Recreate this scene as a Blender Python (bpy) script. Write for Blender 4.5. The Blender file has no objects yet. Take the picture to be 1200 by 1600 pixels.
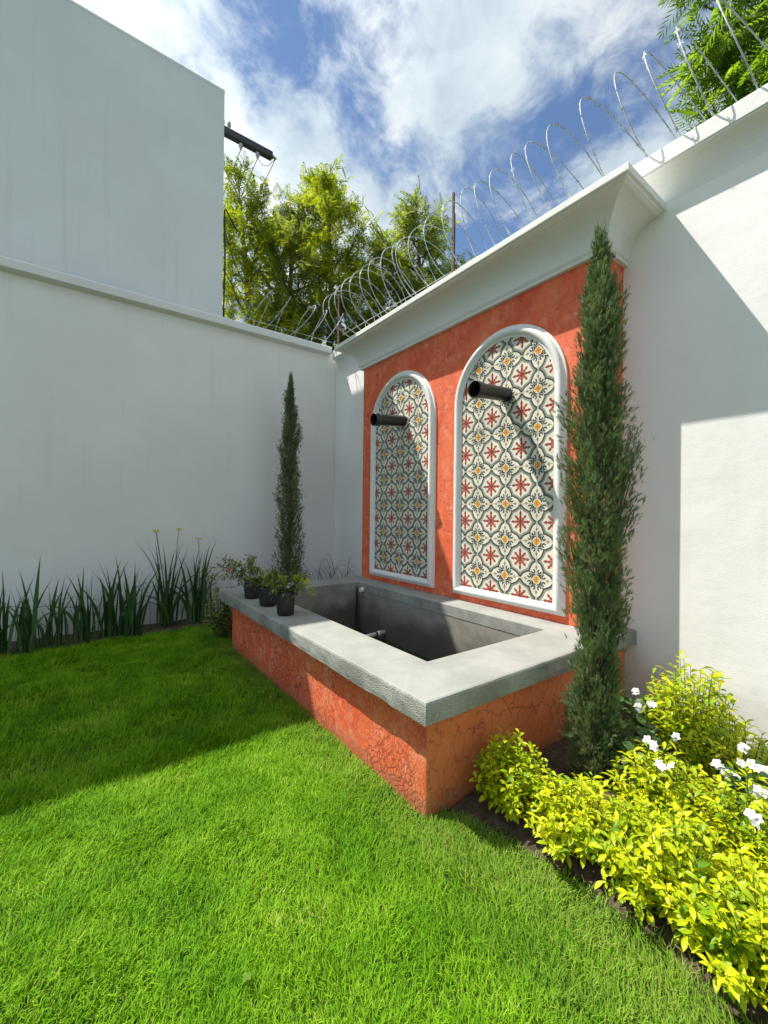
import bpy, bmesh, math, random
import numpy as np
from mathutils import Vector, Matrix

R_ = math.radians
SC = bpy.context.scene
COL = SC.collection
rng = np.random.default_rng(7)
random.seed(7)

# ------------------------------------------------------------------ camera
cam_d = bpy.data.cameras.new('camera')
cam_d.sensor_fit = 'VERTICAL'; cam_d.sensor_height = 36.0
cam_d.lens = 36.0 * 654.55 / 1600.0
cam_d.clip_start = 0.02; cam_d.clip_end = 2000
cam = bpy.data.objects.new('camera', cam_d); COL.objects.link(cam)
CR = Vector((0.80549, -0.59251, 0.01088)); CU = Vector((-0.01056, 0.00401, 0.99994)); CF = Vector((0.59251, 0.80556, 0.00302))
cam.matrix_world = Matrix(((CR.x, CU.x, -CF.x, 0), (CR.y, CU.y, -CF.y, 0), (CR.z, CU.z, -CF.z, 1.5), (0, 0, 0, 1)))
SC.camera = cam

# ------------------------------------------------------------------ sun and sky
SUN_TRAVEL = Vector((0.379, -0.496, -1.0)).normalized()
sun_d = bpy.data.lights.new('sun', 'SUN'); sun_d.energy = 4.7; sun_d.angle = R_(0.45); sun_d.color = (1.0, 0.945, 0.85)
sun = bpy.data.objects.new('sun', sun_d); COL.objects.link(sun)
sun.rotation_euler = SUN_TRAVEL.to_track_quat('-Z', 'Y').to_euler()
SUN_EL = math.asin(-SUN_TRAVEL.z); SUN_ROT = math.atan2(-SUN_TRAVEL.x, -SUN_TRAVEL.y) % (2 * math.pi)

world = bpy.data.worlds.new('World'); SC.world = world; world.use_nodes = True

class NT:
    """small helper that writes shader graphs as expressions"""
    def __init__(s, tree): s.t = tree; s.n = tree.nodes; s.l = tree.links
    def node(s, kind, **kw):
        n = s.n.new(kind)
        for k, v in kw.items(): setattr(n, k, v)
        return n
    def put(s, sock, v):
        if isinstance(v, bpy.types.NodeSocket): s.l.new(v, sock)
        elif v is not None: sock.default_value = v
    def m(s, op, a, b=None, c=None, clamp=False):
        n = s.node('ShaderNodeMath', operation=op, use_clamp=clamp)
        s.put(n.inputs[0], a)
        if b is not None: s.put(n.inputs[1], b)
        if c is not None: s.put(n.inputs[2], c)
        return n.outputs[0]
    def vm(s, op, a, b=None):
        n = s.node('ShaderNodeVectorMath', operation=op); s.put(n.inputs[0], a)
        if b is not None: s.put(n.inputs[1], b)
        return n.outputs['Vector']
    def sep(s, v):
        n = s.node('ShaderNodeSeparateXYZ'); s.put(n.inputs[0], v); return n.outputs
    def comb(s, x, y, z=0.0):
        n = s.node('ShaderNodeCombineXYZ'); s.put(n.inputs[0], x); s.put(n.inputs[1], y); s.put(n.inputs[2], z); return n.outputs[0]
    def mix(s, f, a, b, blend='MIX'):
        n = s.node('ShaderNodeMix', data_type='RGBA', blend_type=blend)
        s.put(n.inputs[0], f); s.put(n.inputs[6], c4(a)); s.put(n.inputs[7], c4(b)); return n.outputs[2]
    def step(s, x, lo, hi):
        n = s.node('ShaderNodeMapRange', interpolation_type='SMOOTHSTEP')
        s.put(n.inputs[0], x); n.inputs[1].default_value = lo; n.inputs[2].default_value = hi; return n.outputs[0]
    def lin(s, x, a, b, c, d):
        n = s.node('ShaderNodeMapRange'); s.put(n.inputs[0], x)
        for i, v in enumerate((a, b, c, d)): n.inputs[i + 1].default_value = v
        return n.outputs[0]
    def noise(s, vec, scale, detail=4, rough=0.55, dist=0.0, color=False):
        n = s.node('ShaderNodeTexNoise'); s.put(n.inputs['Vector'], vec)
        n.inputs['Scale'].default_value = scale; n.inputs['Detail'].default_value = detail
        n.inputs['Roughness'].default_value = rough; n.inputs['Distortion'].default_value = dist
        return n.outputs['Color' if color else 'Fac']
    def pos(s): return s.node('ShaderNodeNewGeometry').outputs['Position']
    def island(s): return s.node('ShaderNodeNewGeometry').outputs['Random Per Island']
    def ramp(s, f, stops):
        n = s.node('ShaderNodeValToRGB'); s.put(n.inputs[0], f)
        e = n.color_ramp.elements
        while len(e) < len(stops): e.new(0.5)
        for el, (p, c) in zip(e, stops): el.position = p; el.color = c4(c)
        return n.outputs[0]
    def bump(s, h, strength=0.3, dist=0.01):
        n = s.node('ShaderNodeBump'); n.inputs['Strength'].default_value = strength; n.inputs['Distance'].default_value = dist
        s.put(n.inputs['Height'], h); return n.outputs[0]

def c4(c):
    if isinstance(c, (tuple, list)) and len(c) == 3: return (*c, 1.0)
    return c

# world: Nishita sky with broken cloud spread evenly over the whole dome
w = NT(world.node_tree); w.n.clear()
sky = w.node('ShaderNodeTexSky', sky_type='NISHITA'); sky.sun_disc = False
sky.sun_elevation = SUN_EL; sky.sun_rotation = SUN_ROT; sky.altitude = 1500; sky.air_density = 1.0; sky.dust_density = 0.6; sky.ozone_density = 1.6
dirv = w.node('ShaderNodeTexCoord').outputs['Generated']
dx, dy, dz = w.sep(dirv)
den = w.m('ADD', w.m('MAXIMUM', dz, 0.0), 0.22)
cuv = w.comb(w.m('DIVIDE', dx, den), w.m('DIVIDE', dy, den), 0.0)
cuv = w.vm('ADD', cuv, (3.35, 1.2, 0.0))
warp = w.noise(cuv, 2.2, 3, 0.5, color=True)
cuv2 = w.vm('ADD', cuv, w.vm('SCALE', w.vm('SUBTRACT', warp, (0.5, 0.5, 0.5))))
for nn in w.n:
    if nn.type == 'VECT_MATH' and nn.operation == 'SCALE': nn.inputs['Scale'].default_value = 0.25
cov = w.noise(cuv2, 3.0, 10, 0.62)
body = w.noise(w.vm('ADD', cuv2, (5.1, 2.7, 0.0)), 4.0, 8, 0.60)
mask = w.step(cov, 0.37, 0.54)
cloudcol = w.ramp(body, [(0.32, (2.5, 3.1, 3.7)), (0.50, (3.7, 4.25, 4.6)), (0.66, (5.0, 5.15, 5.2))])
sd_ = -SUN_TRAVEL
dots = w.m('ADD', w.m('ADD', w.m('MULTIPLY', dx, sd_.x), w.m('MULTIPLY', dy, sd_.y)), w.m('MULTIPLY', dz, sd_.z))
glow = w.m('ADD', 1.0, w.m('MULTIPLY', w.m('POWER', w.m('MAXIMUM', dots, 0.0), 5.0), 0.7))   # cloud scatters light forward round the sun
cloudcol = w.mix(1.0, cloudcol, w.comb(glow, glow, glow), 'MULTIPLY')
skyblue = w.mix(1.0, sky.outputs[0], (0.86, 0.92, 0.95), 'MULTIPLY')
bg = w.node('ShaderNodeBackground'); bg.inputs['Strength'].default_value = 0.12
w.put(bg.inputs['Color'], w.mix(mask, skyblue, cloudcol))
wo = w.node('ShaderNodeOutputWorld'); w.l.new(bg.outputs[0], wo.inputs[0])

SC.view_settings.view_transform = 'Standard'; SC.view_settings.look = 'None'
SC.view_settings.exposure = 0.62; SC.view_settings.gamma = 1.0; SC.view_settings.use_curve_mapping = False
SC.cycles.use_denoising = True
SC.cycles.max_bounces = 10; SC.cycles.diffuse_bounces = 5; SC.cycles.transparent_max_bounces = 8
SC.cycles.sample_clamp_indirect = 8

# ------------------------------------------------------------------ object helpers
def prop(o, label=None, cat=None, group=None, kind=None):
    if label: o['label'] = label
    if cat: o['category'] = cat
    if group: o['group'] = group
    if kind: o['kind'] = kind
    return o

def thing(name, label, cat, loc=(0, 0, 0), group=None):
    o = bpy.data.objects.new(name, None); COL.objects.link(o); o.location = loc
    o.empty_display_size = 0.1
    return prop(o, label, cat, group)

def link(name, me, mat=None, parent=None, smooth=False, kind=None):
    if mat is not None and len(me.materials) == 0:
        for mm in (mat if isinstance(mat, (list, tuple)) else [mat]): me.materials.append(mm)
    o = bpy.data.objects.new(name, me); COL.objects.link(o)
    if parent is not None:
        o.parent = parent
        # meshes are written in world metres; keep them there under a parent that stands elsewhere
        base = Vector((0, 0, 0)); p = parent
        while p is not None: base += Vector(p.location); p = p.parent
        o.location = -base
    if smooth: me.polygons.foreach_set('use_smooth', [True] * len(me.polygons))
    if kind: o['kind'] = kind
    return o

def fast_mesh(name, V, F):
    V = np.asarray(V, dtype=np.float32); F = np.asarray(F, dtype=np.int32)
    me = bpy.data.meshes.new(name)
    k = F.shape[1]
    me.vertices.add(len(V)); me.vertices.foreach_set('co', V.ravel())
    me.loops.add(F.size); me.loops.foreach_set('vertex_index', F.ravel())
    me.polygons.add(len(F))
    me.polygons.foreach_set('loop_start', np.arange(0, F.size, k, dtype=np.int32))
    try: me.polygons.foreach_set('loop_total', np.full(len(F), k, dtype=np.int32))
    except Exception: pass
    me.update(calc_edges=True); me.validate()
    return me

class MB:
    def __init__(s): s.v = []; s.f = []
    def add(s, vs, fs):
        b = len(s.v); s.v += [tuple(x) for x in vs]; s.f += [tuple(b + i for i in f) for f in fs]; return s
    def box(s, x0, x1, y0, y1, z0, z1):
        vs = [(x, y, z) for x in (x0, x1) for y in (y0, y1) for z in (z0, z1)]
        return s.add(vs, [(0, 1, 3, 2), (4, 6, 7, 5), (0, 4, 5, 1), (2, 3, 7, 6), (0, 2, 6, 4), (1, 5, 7, 3)])
    def tube(s, pts, rad, seg=8, caps=True):
        pts = [Vector(p) for p in pts]; n = len(pts)
        if not hasattr(rad, '__len__'): rad = [rad] * n
        rings = []; ref = Vector((0.13, 0.31, 0.94))
        prev = None
        for i, p in enumerate(pts):
            t = (pts[min(i + 1, n - 1)] - pts[max(i - 1, 0)])
            t = t.normalized() if t.length > 1e-9 else Vector((0, 0, 1))
            if prev is None:
                a = t.cross(ref); a = a if a.length > 1e-3 else t.cross(Vector((1, 0, 0)))
            else: a = prev - t * prev.dot(t)
            a.normalize(); prev = a; b = t.cross(a)
            rings.append([p + (a * math.cos(2 * math.pi * k / seg) + b * math.sin(2 * math.pi * k / seg)) * rad[i] for k in range(seg)])
        vs = [q for r in rings for q in r]
        fs = [(i * seg + k, i * seg + (k + 1) % seg, (i + 1) * seg + (k + 1) % seg, (i + 1) * seg + k) for i in range(n - 1) for k in range(seg)]
        if caps: fs += [tuple(range(seg))[::-1], tuple((n - 1) * seg + k for k in range(seg))]
        return s.add(vs, fs)
    def lathe(s, prof, origin, axis=(0, 0, 1), seg=20):
        ax = Vector(axis).normalized(); a = ax.orthogonal().normalized(); b = ax.cross(a); o = Vector(origin)
        vs = [o + ax * h + (a * math.cos(2 * math.pi * k / seg) + b * math.sin(2 * math.pi * k / seg)) * r for r, h in prof for k in range(seg)]
        fs = [(i * seg + k, i * seg + (k + 1) % seg, (i + 1) * seg + (k + 1) % seg, (i + 1) * seg + k) for i in range(len(prof) - 1) for k in range(seg)]
        return s.add(vs, fs)
    def mesh(s, name, fix=True, bevel=0.0, seg=2):
        me = bpy.data.meshes.new(name); me.from_pydata(s.v, [], s.f); me.update()
        if fix or bevel:
            bm = bmesh.new(); bm.from_mesh(me)
            bmesh.ops.recalc_face_normals(bm, faces=bm.faces)
            if bevel:
                es = [e for e in bm.edges if len(e.link_faces) == 2 and e.calc_face_angle(0) > 0.5]
                bmesh.ops.bevel(bm, geom=es, offset=bevel, segments=seg, affect='EDGES', profile=0.5)
            bm.to_mesh(me); bm.free()
        return me
    def build(s, name, mat, parent=None, smooth=False, fix=True, bevel=0.0, seg=2, kind=None):
        return link(name, s.mesh(name, fix, bevel, seg), mat, parent, smooth, kind)

def sweep(profile, rails, closed_profile=False, closed_path=False):
    """profile index i x path index j -> rails(i, j) gives the point"""
    n, m = profile, rails[0]
    fn = rails[1]
    vs = [fn(i, j) for j in range(m) for i in range(n)]
    fs = []
    for j in range(m if closed_path else m - 1):
        for i in range(n if closed_profile else n - 1):
            j2 = (j + 1) % m; i2 = (i + 1) % n
            fs.append((j * n + i, j * n + i2, j2 * n + i2, j2 * n + i))
    return vs, fs

def scatter(T, F, P, Y, N, S, W=None):
    """copies of template T (n,3: x width, y along, z normal) at points P with long axis Y, normal hint N, size S"""
    Y = Y / np.linalg.norm(Y, axis=1, keepdims=True)
    X = np.cross(Y, N); X /= np.linalg.norm(X, axis=1, keepdims=True) + 1e-9
    Z = np.cross(X, Y)
    S = np.broadcast_to(np.asarray(S, float), (len(P),))[:, None, None]
    Wd = S if W is None else np.broadcast_to(np.asarray(W, float), (len(P),))[:, None, None]
    V = P[:, None, :] + T[None, :, 0:1] * X[:, None, :] * Wd + T[None, :, 1:2] * Y[:, None, :] * S + T[None, :, 2:3] * Z[:, None, :] * S
    n = len(T)
    FF = F[None, :, :] + (np.arange(len(P)) * n)[:, None, None]
    return V.reshape(-1, 3), FF.reshape(-1, F.shape[1])

def merge(parts):
    V, F, b = [], [], 0
    for v, f in parts:
        V.append(v); F.append(f + b); b += len(v)
    return np.concatenate(V), np.concatenate(F)

def unit(v): return v / (np.linalg.norm(v, axis=-1, keepdims=True) + 1e-9)

# ------------------------------------------------------------------ materials
def material(name):
    m = bpy.data.materials.new(name); m.use_nodes = True
    t = NT(m.node_tree); b = m.node_tree.nodes['Principled BSDF']
    b.inputs['Roughness'].default_value = 0.8
    return m, t, b

def mat_wall(name, tint=(0.86, 0.855, 0.83), dirt=0.35):
    m, t, b = material(name); p = t.pos()
    a = t.noise(p, 0.9, 5, 0.6); st = t.noise(t.vm('MULTIPLY', p, (7.0, 7.0, 0.55)), 1.0, 4, 0.6)
    col = t.mix(t.step(a, 0.35, 0.7), tuple(c * 0.93 for c in tint), tint)
    col = t.mix(t.m('MULTIPLY', t.step(st, 0.55, 0.8), 0.10), col, (0.50, 0.49, 0.44))
    z = t.sep(p)[2]
    splash = t.m('MULTIPLY', t.m('SUBTRACT', 1.0, t.step(t.m('ADD', z, t.m('MULTIPLY', t.noise(p, 5, 5), -0.5)), -0.15, 0.28)), dirt)
    col = t.mix(splash, col, (0.36, 0.33, 0.26))
    big = t.noise(t.vm('MULTIPLY', p, (1.0, 1.0, 1.6)), 0.55, 3, 0.5)
    col = t.mix(t.m('MULTIPLY', t.step(big, 0.40, 0.66), 0.16), col, (0.66, 0.655, 0.62))
    wv = t.node('ShaderNodeTexVoronoi', feature='DISTANCE_TO_EDGE'); wv.inputs['Scale'].default_value = 0.8
    t.put(wv.inputs['Vector'], t.vm('ADD', p, t.vm('MULTIPLY', t.noise(p, 3.5, 5, 0.7, color=True), (0.5, 0.5, 0.5))))
    hair = t.m('MULTIPLY', t.m('SUBTRACT', 1.0, t.step(wv.outputs['Distance'], 0.0015, 0.006)), t.step(t.noise(p, 1.1, 2), 0.55, 0.7))
    col = t.mix(t.m('MULTIPLY', hair, 0.12), col, (0.42, 0.41, 0.38))
    rain = t.m('MULTIPLY', t.step(t.noise(t.vm('MULTIPLY', p, (9.0, 9.0, 0.35)), 1.0, 3, 0.6), 0.56, 0.74), t.step(t.noise(p, 0.7, 2), 0.42, 0.62))
    col = t.mix(t.m('MULTIPLY', rain, 0.13), col, (0.40, 0.39, 0.35))
    spots = t.step(t.noise(p, 38, 2, 0.5), 0.72, 0.76)
    col = t.mix(t.m('MULTIPLY', spots, 0.12), col, (0.45, 0.43, 0.38))
    t.put(b.inputs['Base Color'], col); b.inputs['Roughness'].default_value = 0.75
    h = t.m('ADD', t.m('ADD', t.noise(p, 2.3, 3, 0.5), t.m('MULTIPLY', t.noise(t.vm('MULTIPLY', p, (1, 1, 2.2)), 6.0, 3, 0.5), 0.13)), t.m('MULTIPLY', t.noise(p, 90, 4, 0.6), 0.12))
    t.put(b.inputs['Normal'], t.bump(h, 0.30, 0.03))
    return m

def mat_stucco(name, scale, width, squash=1.0, light=0.5, crackdark=0.75, warm=0.40):
    m, t, b = material(name); p = t.pos()
    pw = t.vm('ADD', p, t.vm('SCALE', t.vm('SUBTRACT', t.noise(p, 6, 3, 0.6, color=True), (0.5, 0.5, 0.5))))
    for nn in t.n:
        if nn.type == 'VECT_MATH' and nn.operation == 'SCALE': nn.inputs['Scale'].default_value = 0.16
    pv = t.vm('MULTIPLY', pw, (1.0, 1.0, squash))
    vo = t.node('ShaderNodeTexVoronoi', feature='DISTANCE_TO_EDGE'); vo.inputs['Scale'].default_value = scale; t.put(vo.inputs['Vector'], pv)
    vc = t.node('ShaderNodeTexVoronoi', feature='F1'); vc.inputs['Scale'].default_value = scale; t.put(vc.inputs['Vector'], pv)
    gate = t.step(t.noise(p, 2.4, 3, 0.6), 0.40, 0.62)
    crack = t.m('MULTIPLY', t.m('SUBTRACT', 1.0, t.step(vo.outputs['Distance'], width * 0.25, width)), t.lin(gate, 0, 1, 0.35, 1.0))
    n1 = t.noise(t.vm('MULTIPLY', p, (3.0, 3.0, 0.9)), 1.6, 5, 0.65); n2 = t.noise(p, 11, 4, 0.6)
    col = t.ramp(n1, [(0.30, (0.66, 0.085, 0.030)), (0.48, (0.78, 0.120, 0.042)), (0.66, (0.85, 0.175, 0.070))])
    col = t.mix(t.m('MULTIPLY', t.step(n2, 0.45, 0.75), light), col, (0.87, 0.26, 0.14))
    cr, cg, cb = t.sep(vc.outputs['Color'])
    col = t.mix(t.m('MULTIPLY', cr, 0.22), col, (0.70, 0.22, 0.09))
    ochre = t.step(t.noise(t.vm('MULTIPLY', p, (2.0, 2.0, 0.6)), 1.3, 3, 0.5), 0.54, 0.74)
    blot = t.noise(p, 5.5, 5, 0.7)
    col = t.mix(t.m('MULTIPLY', t.step(blot, 0.50, 0.72), 0.55), col, (0.90, 0.33, 0.19))
    brush = t.noise(t.vm('MULTIPLY', p, (16.0, 16.0, 2.2)), 1.0, 4, 0.65)
    col = t.mix(t.m('MULTIPLY', t.step(brush, 0.52, 0.76), 0.35), col, (0.52, 0.07, 0.03))
    col = t.mix(t.lin(ochre, 0, 1, max(0.0, warm - 0.40), warm), col, (0.66, 0.25, 0.075))
    col = t.mix(t.m('MULTIPLY', crack, crackdark), col, (0.22, 0.030, 0.016))
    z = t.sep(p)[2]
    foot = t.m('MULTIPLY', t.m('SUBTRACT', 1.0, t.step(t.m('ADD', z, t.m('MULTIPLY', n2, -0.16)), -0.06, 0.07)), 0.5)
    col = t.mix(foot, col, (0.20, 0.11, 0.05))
    t.put(b.inputs['Base Color'], col); b.inputs['Roughness'].default_value = 0.7
    h = t.m('SUBTRACT', t.m('ADD', t.m('MULTIPLY', n2, 0.35), t.m('MULTIPLY', t.noise(p, 70, 3, 0.6), 0.12)), t.m('MULTIPLY', crack, 0.8))
    t.put(b.inputs['Normal'], t.bump(h, 0.35, 0.005))
    return m

def mat_concrete(name, c0, c1, pit=0.3, dist=0.01, stain=None):
    m, t, b = material(name); p = t.pos()
    a = t.noise(p, 3.2, 6, 0.62); f = t.noise(p, 55, 4, 0.6)
    col = t.mix(t.step(a, 0.32, 0.70), c0, c1)
    col = t.mix(t.m('MULTIPLY', t.step(f, 0.55, 0.8), 0.25), col, tuple(c * 0.6 for c in c0))
    if pit > 0.8:
        col = t.mix(t.m('MULTIPLY', t.step(t.noise(p, 130, 3, 0.6), 0.52, 0.62), 0.6), col, (0.14, 0.14, 0.12))
    if stain:
        z = t.sep(p)[2]
        s = t.m('SUBTRACT', 1.0, t.step(t.m('ADD', z, t.m('MULTIPLY', t.m('SUBTRACT', t.noise(p, 3, 5, 0.6), 0.5), 0.7)), 0.18, 0.52))
        col = t.mix(t.m('MULTIPLY', s, 0.85), col, stain)
    t.put(b.inputs['Base Color'], col); b.inputs['Roughness'].default_value = 0.85
    v = t.node('ShaderNodeTexVoronoi'); v.inputs['Scale'].default_value = 190; t.put(v.inputs['Vector'], p)
    h = t.m('ADD', t.m('MULTIPLY', t.noise(p, 85, 5, 0.7), 0.7), t.m('MULTIPLY', v.outputs['Distance'], 0.5))
    t.put(b.inputs['Normal'], t.bump(h, pit, dist))
    return m

def mat_flat(name, c, rough=0.5, metal=0.0, var=0.12, bump=0.0, scale=30):
    m, t, b = material(name); p = t.pos(); n = t.noise(p, scale, 4, 0.6)
    t.put(b.inputs['Base Color'], t.mix(t.step(n, 0.3, 0.75), tuple(x * (1 - var) for x in c), tuple(min(1, x * (1 + var)) for x in c)))
    b.inputs['Roughness'].default_value = rough; b.inputs['Metallic'].default_value = metal
    if bump: t.put(b.inputs['Normal'], t.bump(n, bump, 0.005))
    return m

def mat_leaf(name, stops, trans=0.35, tcol=None, clump=1.0, rough=0.5, cscale=2.0):
    m, t, b = material(name); p = t.pos()
    f = t.m('ADD', t.m('MULTIPLY', t.island(), 0.55), t.m('MULTIPLY', t.step(t.noise(p, cscale, 3, 0.6), 0.3, 0.7), 0.45 * clump))
    col = t.ramp(f, stops)
    t.put(b.inputs['Base Color'], col); b.inputs['Roughness'].default_value = rough
    b.inputs['Specular IOR Level'].default_value = 0.35
    tr = t.node('ShaderNodeBsdfTranslucent')
    t.put(tr.inputs['Color'], t.mix(1.0, col, tcol or (1.3, 1.25, 0.6), 'MULTIPLY'))
    mx = t.node('ShaderNodeMixShader'); mx.inputs[0].default_value = trans
    out = m.node_tree.nodes['Material Output']
    t.l.new(b.outputs[0], mx.inputs[1]); t.l.new(tr.outputs[0], mx.inputs[2]); t.l.new(mx.outputs[0], out.inputs['Surface'])
    return m

def mat_tile():
    m, t, b = material('printed_tile')
    uv = t.node('ShaderNodeUVMap').outputs[0]
    u, v, _ = t.sep(uv)
    def fold(x):   # distance to the nearest whole number, 0..0.5
        return t.m('ABSOLUTE', t.m('SUBTRACT', t.m('FRACT', t.m('ADD', x, 0.5)), 0.5))
    sx, sy = fold(u), fold(v)                       # from the star
    qx, qy = t.m('SUBTRACT', 0.5, sx), t.m('SUBTRACT', 0.5, sy)   # from the flower
    a, bb = t.m('MAXIMUM', qx, qy), t.m('MINIMUM', qx, qy)
    def ln(x, y): return t.m('SQRT', t.m('ADD', t.m('MULTIPLY', x, x), t.m('MULTIPLY', y, y)))
    def off(x, c): return t.m('SUBTRACT', x, c)
    vesica = t.m('MAXIMUM', off(ln(off(a, 0.255), t.m('ADD', bb, 0.0513)), 0.2113), t.m('SUBTRACT', 0.255, a))
    lobe = off(ln(off(a, 0.232), off(bb, 0.092)), 0.092)
    core = off(ln(a, bb), 0.118)
    neck = off(bb, 0.022)
    D = t.m('MINIMUM', t.m('MINIMUM', vesica, lobe), t.m('MINIMUM', core, neck))
    CREAM = (0.76, 0.73, 0.62); DARK = (0.045, 0.058, 0.045); MID = (0.27, 0.295, 0.25); RED = (0.37, 0.065, 0.038); ORANGE = (0.76, 0.35, 0.03); DULL = (0.45, 0.33, 0.15)
    col = t.mix(t.step(D, 0.084, 0.100), MID, CREAM)
    col = t.mix(t.step(D, 0.037, 0.048), DARK, col)
    col = t.mix(t.step(D, -0.004, 0.006), CREAM, col)
    # curls at the neck of each petal
    curl = t.m('SUBTRACT', t.m('ABSOLUTE', off(ln(off(a, 0.212), off(bb, 0.092)), 0.044)), 0.020)
    curl = t.m('MAXIMUM', curl, t.m('MINIMUM', off(a, 0.222), off(bb, 0.087)))
    col = t.mix(t.step(curl, -0.004, 0.006), DARK, col)
    # flower heart and small bud in each petal
    heart = t.m('MINIMUM', off(t.m('ADD', a, bb), 0.108), t.m('MAXIMUM', off(a, 0.073), off(bb, 0.073)))
    col = t.mix(t.step(heart, -0.004, 0.008), ORANGE, col)
    bud = off(t.m('ADD', t.m('ABSOLUTE', off(a, 0.325)), t.m('MULTIPLY', bb, 1.1)), 0.055)
    col = t.mix(t.step(bud, -0.004, 0.008), DULL, col)
    # eight-armed red star with barbed arms
    p, q = t.m('MAXIMUM', sx, sy), t.m('MINIMUM', sx, sy)
    def arm(r, w_, end, bs):
        barb = t.m('MULTIPLY', t.m('SUBTRACT', 1.0, t.m('FRACT', t.m('MULTIPLY', r, 1 / bs))), 0.026)
        prof = t.m('ADD', barb, 0.019)
        prof = t.m('MINIMUM', prof, t.m('MULTIPLY', t.m('SUBTRACT', end, r), 0.9))
        return t.m('SUBTRACT', t.m('ABSOLUTE', w_), prof)
    A1 = arm(p, q, 0.30, 0.1)
    d1 = t.m('MULTIPLY', t.m('ADD', p, q), 0.70711); d2 = t.m('MULTIPLY', t.m('SUBTRACT', p, q), 0.70711)
    A2 = arm(d1, d2, 0.255, 0.085)
    star = t.m('MINIMUM', A1, A2)
    col = t.mix(t.step(star, -0.004, 0.006), RED, col)
    # fired surface: each tile a little lighter or darker, faint wear
    oi = t.node('ShaderNodeObjectInfo').outputs['Random']
    col = t.mix(1.0, col, t.comb(t.lin(oi, 0, 1, 0.85, 1.06), t.lin(oi, 0, 1, 0.85, 1.05), t.lin(oi, 0, 1, 0.83, 1.04)), 'MULTIPLY')
    wear = t.noise(t.pos(), 60, 4, 0.65)
    col = t.mix(t.m('MULTIPLY', t.step(wear, 0.58, 0.8), 0.15), col, CREAM)
    t.put(b.inputs['Base Color'], col); b.inputs['Roughness'].default_value = 0.32
    t.put(b.inputs['Normal'], t.bump(t.noise(t.pos(), 25, 3, 0.5), 0.05, 0.01))
    return m

M = dict(
    wall=mat_wall('white_wall_paint'), wall_neigh=mat_wall('pale_grey_wall_paint', (0.74, 0.765, 0.77), 0.2),
    trim=mat_wall('white_trim_plaster', (0.80, 0.80, 0.77), 0.0),
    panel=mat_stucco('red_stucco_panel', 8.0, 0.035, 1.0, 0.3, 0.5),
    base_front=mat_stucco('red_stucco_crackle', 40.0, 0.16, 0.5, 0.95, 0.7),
    base_side=mat_stucco('red_stucco_wide_crackle', 8.5, 0.035, 0.9, 0.15, 0.66, 0.85),  # heavy ochre mix puts warm bounce from lawn and shrubs into the colour
    slab=mat_concrete('smooth_grey_concrete', (0.26, 0.265, 0.245), (0.335, 0.34, 0.315), 0.18, 0.006),
    slab_rough=mat_concrete('pitted_grey_concrete', (0.25, 0.25, 0.225), (0.42, 0.42, 0.39), 0.9, 0.008),
    lining=mat_concrete('damp_concrete_lining', (0.24, 0.225, 0.19), (0.34, 0.325, 0.28), 0.35, 0.008, (0.085, 0.075, 0.06)),
    tile=mat_tile(), grout=mat_flat('pale_grout', (0.62, 0.60, 0.54), 0.9),
    black_pvc=mat_flat('black_pipe', (0.009, 0.009, 0.010), 0.35), bag=mat_flat('black_bag', (0.014, 0.014, 0.015), 0.55, 0, 0.3, 0.6, 18),
    white_pvc=mat_flat('white_pipe', (0.82, 0.81, 0.75), 0.45), hose=mat_flat('black_hose', (0.012, 0.012, 0.012), 0.5),
    wire=mat_flat('galvanised_wire', (0.44, 0.48, 0.50), 0.6, 0.2, 0.3), rust=mat_flat('rusty_post', (0.13, 0.075, 0.05), 0.8, 0.2, 0.4, 0.4, 25),
    dark_steel=mat_flat('dark_timber_arm', (0.045, 0.05, 0.055), 0.7, 0, 0.3), porcelain=mat_flat('grey_insulator', (0.42, 0.42, 0.45), 0.35),
    cable=mat_flat('black_cable', (0.01, 0.01, 0.01), 0.6), bark=mat_flat('bark', (0.16, 0.12, 0.085), 0.9, 0, 0.4, 0.8, 14),
    soil=mat_flat('garden_soil', (0.085, 0.06, 0.04), 0.95, 0, 0.5, 0.9, 22), potsoil=mat_flat('potting_soil', (0.04, 0.03, 0.02), 0.95, 0, 0.4, 0.9, 60),
    cane=mat_flat('dry_cane', (0.06, 0.055, 0.05), 0.8), stem=mat_flat('green_stem', (0.10, 0.15, 0.03), 0.6),
)

# ------------------------------------------------------------------ measured places (metres, camera foot at the origin)
XB, YB0, YB1 = 1.392, 1.515, 4.68          # red basin walls
XS, YS0, YS1 = 1.309, 1.438, 4.914         # concrete rim, outside
XI, YI0, XI2, YI1 = 1.69, 1.848, 2.912, 4.495   # rim opening
ZSB, ZST = 0.514, 0.625
XP, YP0, YP1 = 3.167, 1.558, 4.811         # red panel
XW, YL = 3.478, 6.132                      # white walls
ZC, ZCB = 3.809, 3.462                     # cornice

# ------------------------------------------------------------------ ground
g = MB(); g.add([(-300, -300, 0), (300, -300, 0), (300, 300, 0), (-300, 300, 0)], [(0, 1, 2, 3)])
m_, t_, b_ = material('lawn_thatch'); pp = t_.pos()
t_.put(b_.inputs['Base Color'], t_.ramp(t_.noise(pp, 9, 5, 0.65), [(0.3, (0.020, 0.030, 0.006)), (0.55, (0.035, 0.065, 0.010)), (0.75, (0.075, 0.085, 0.025))]))
b_.inputs['Roughness'].default_value = 0.95
prop(g.build('ground', m_), kind='structure')

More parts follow.
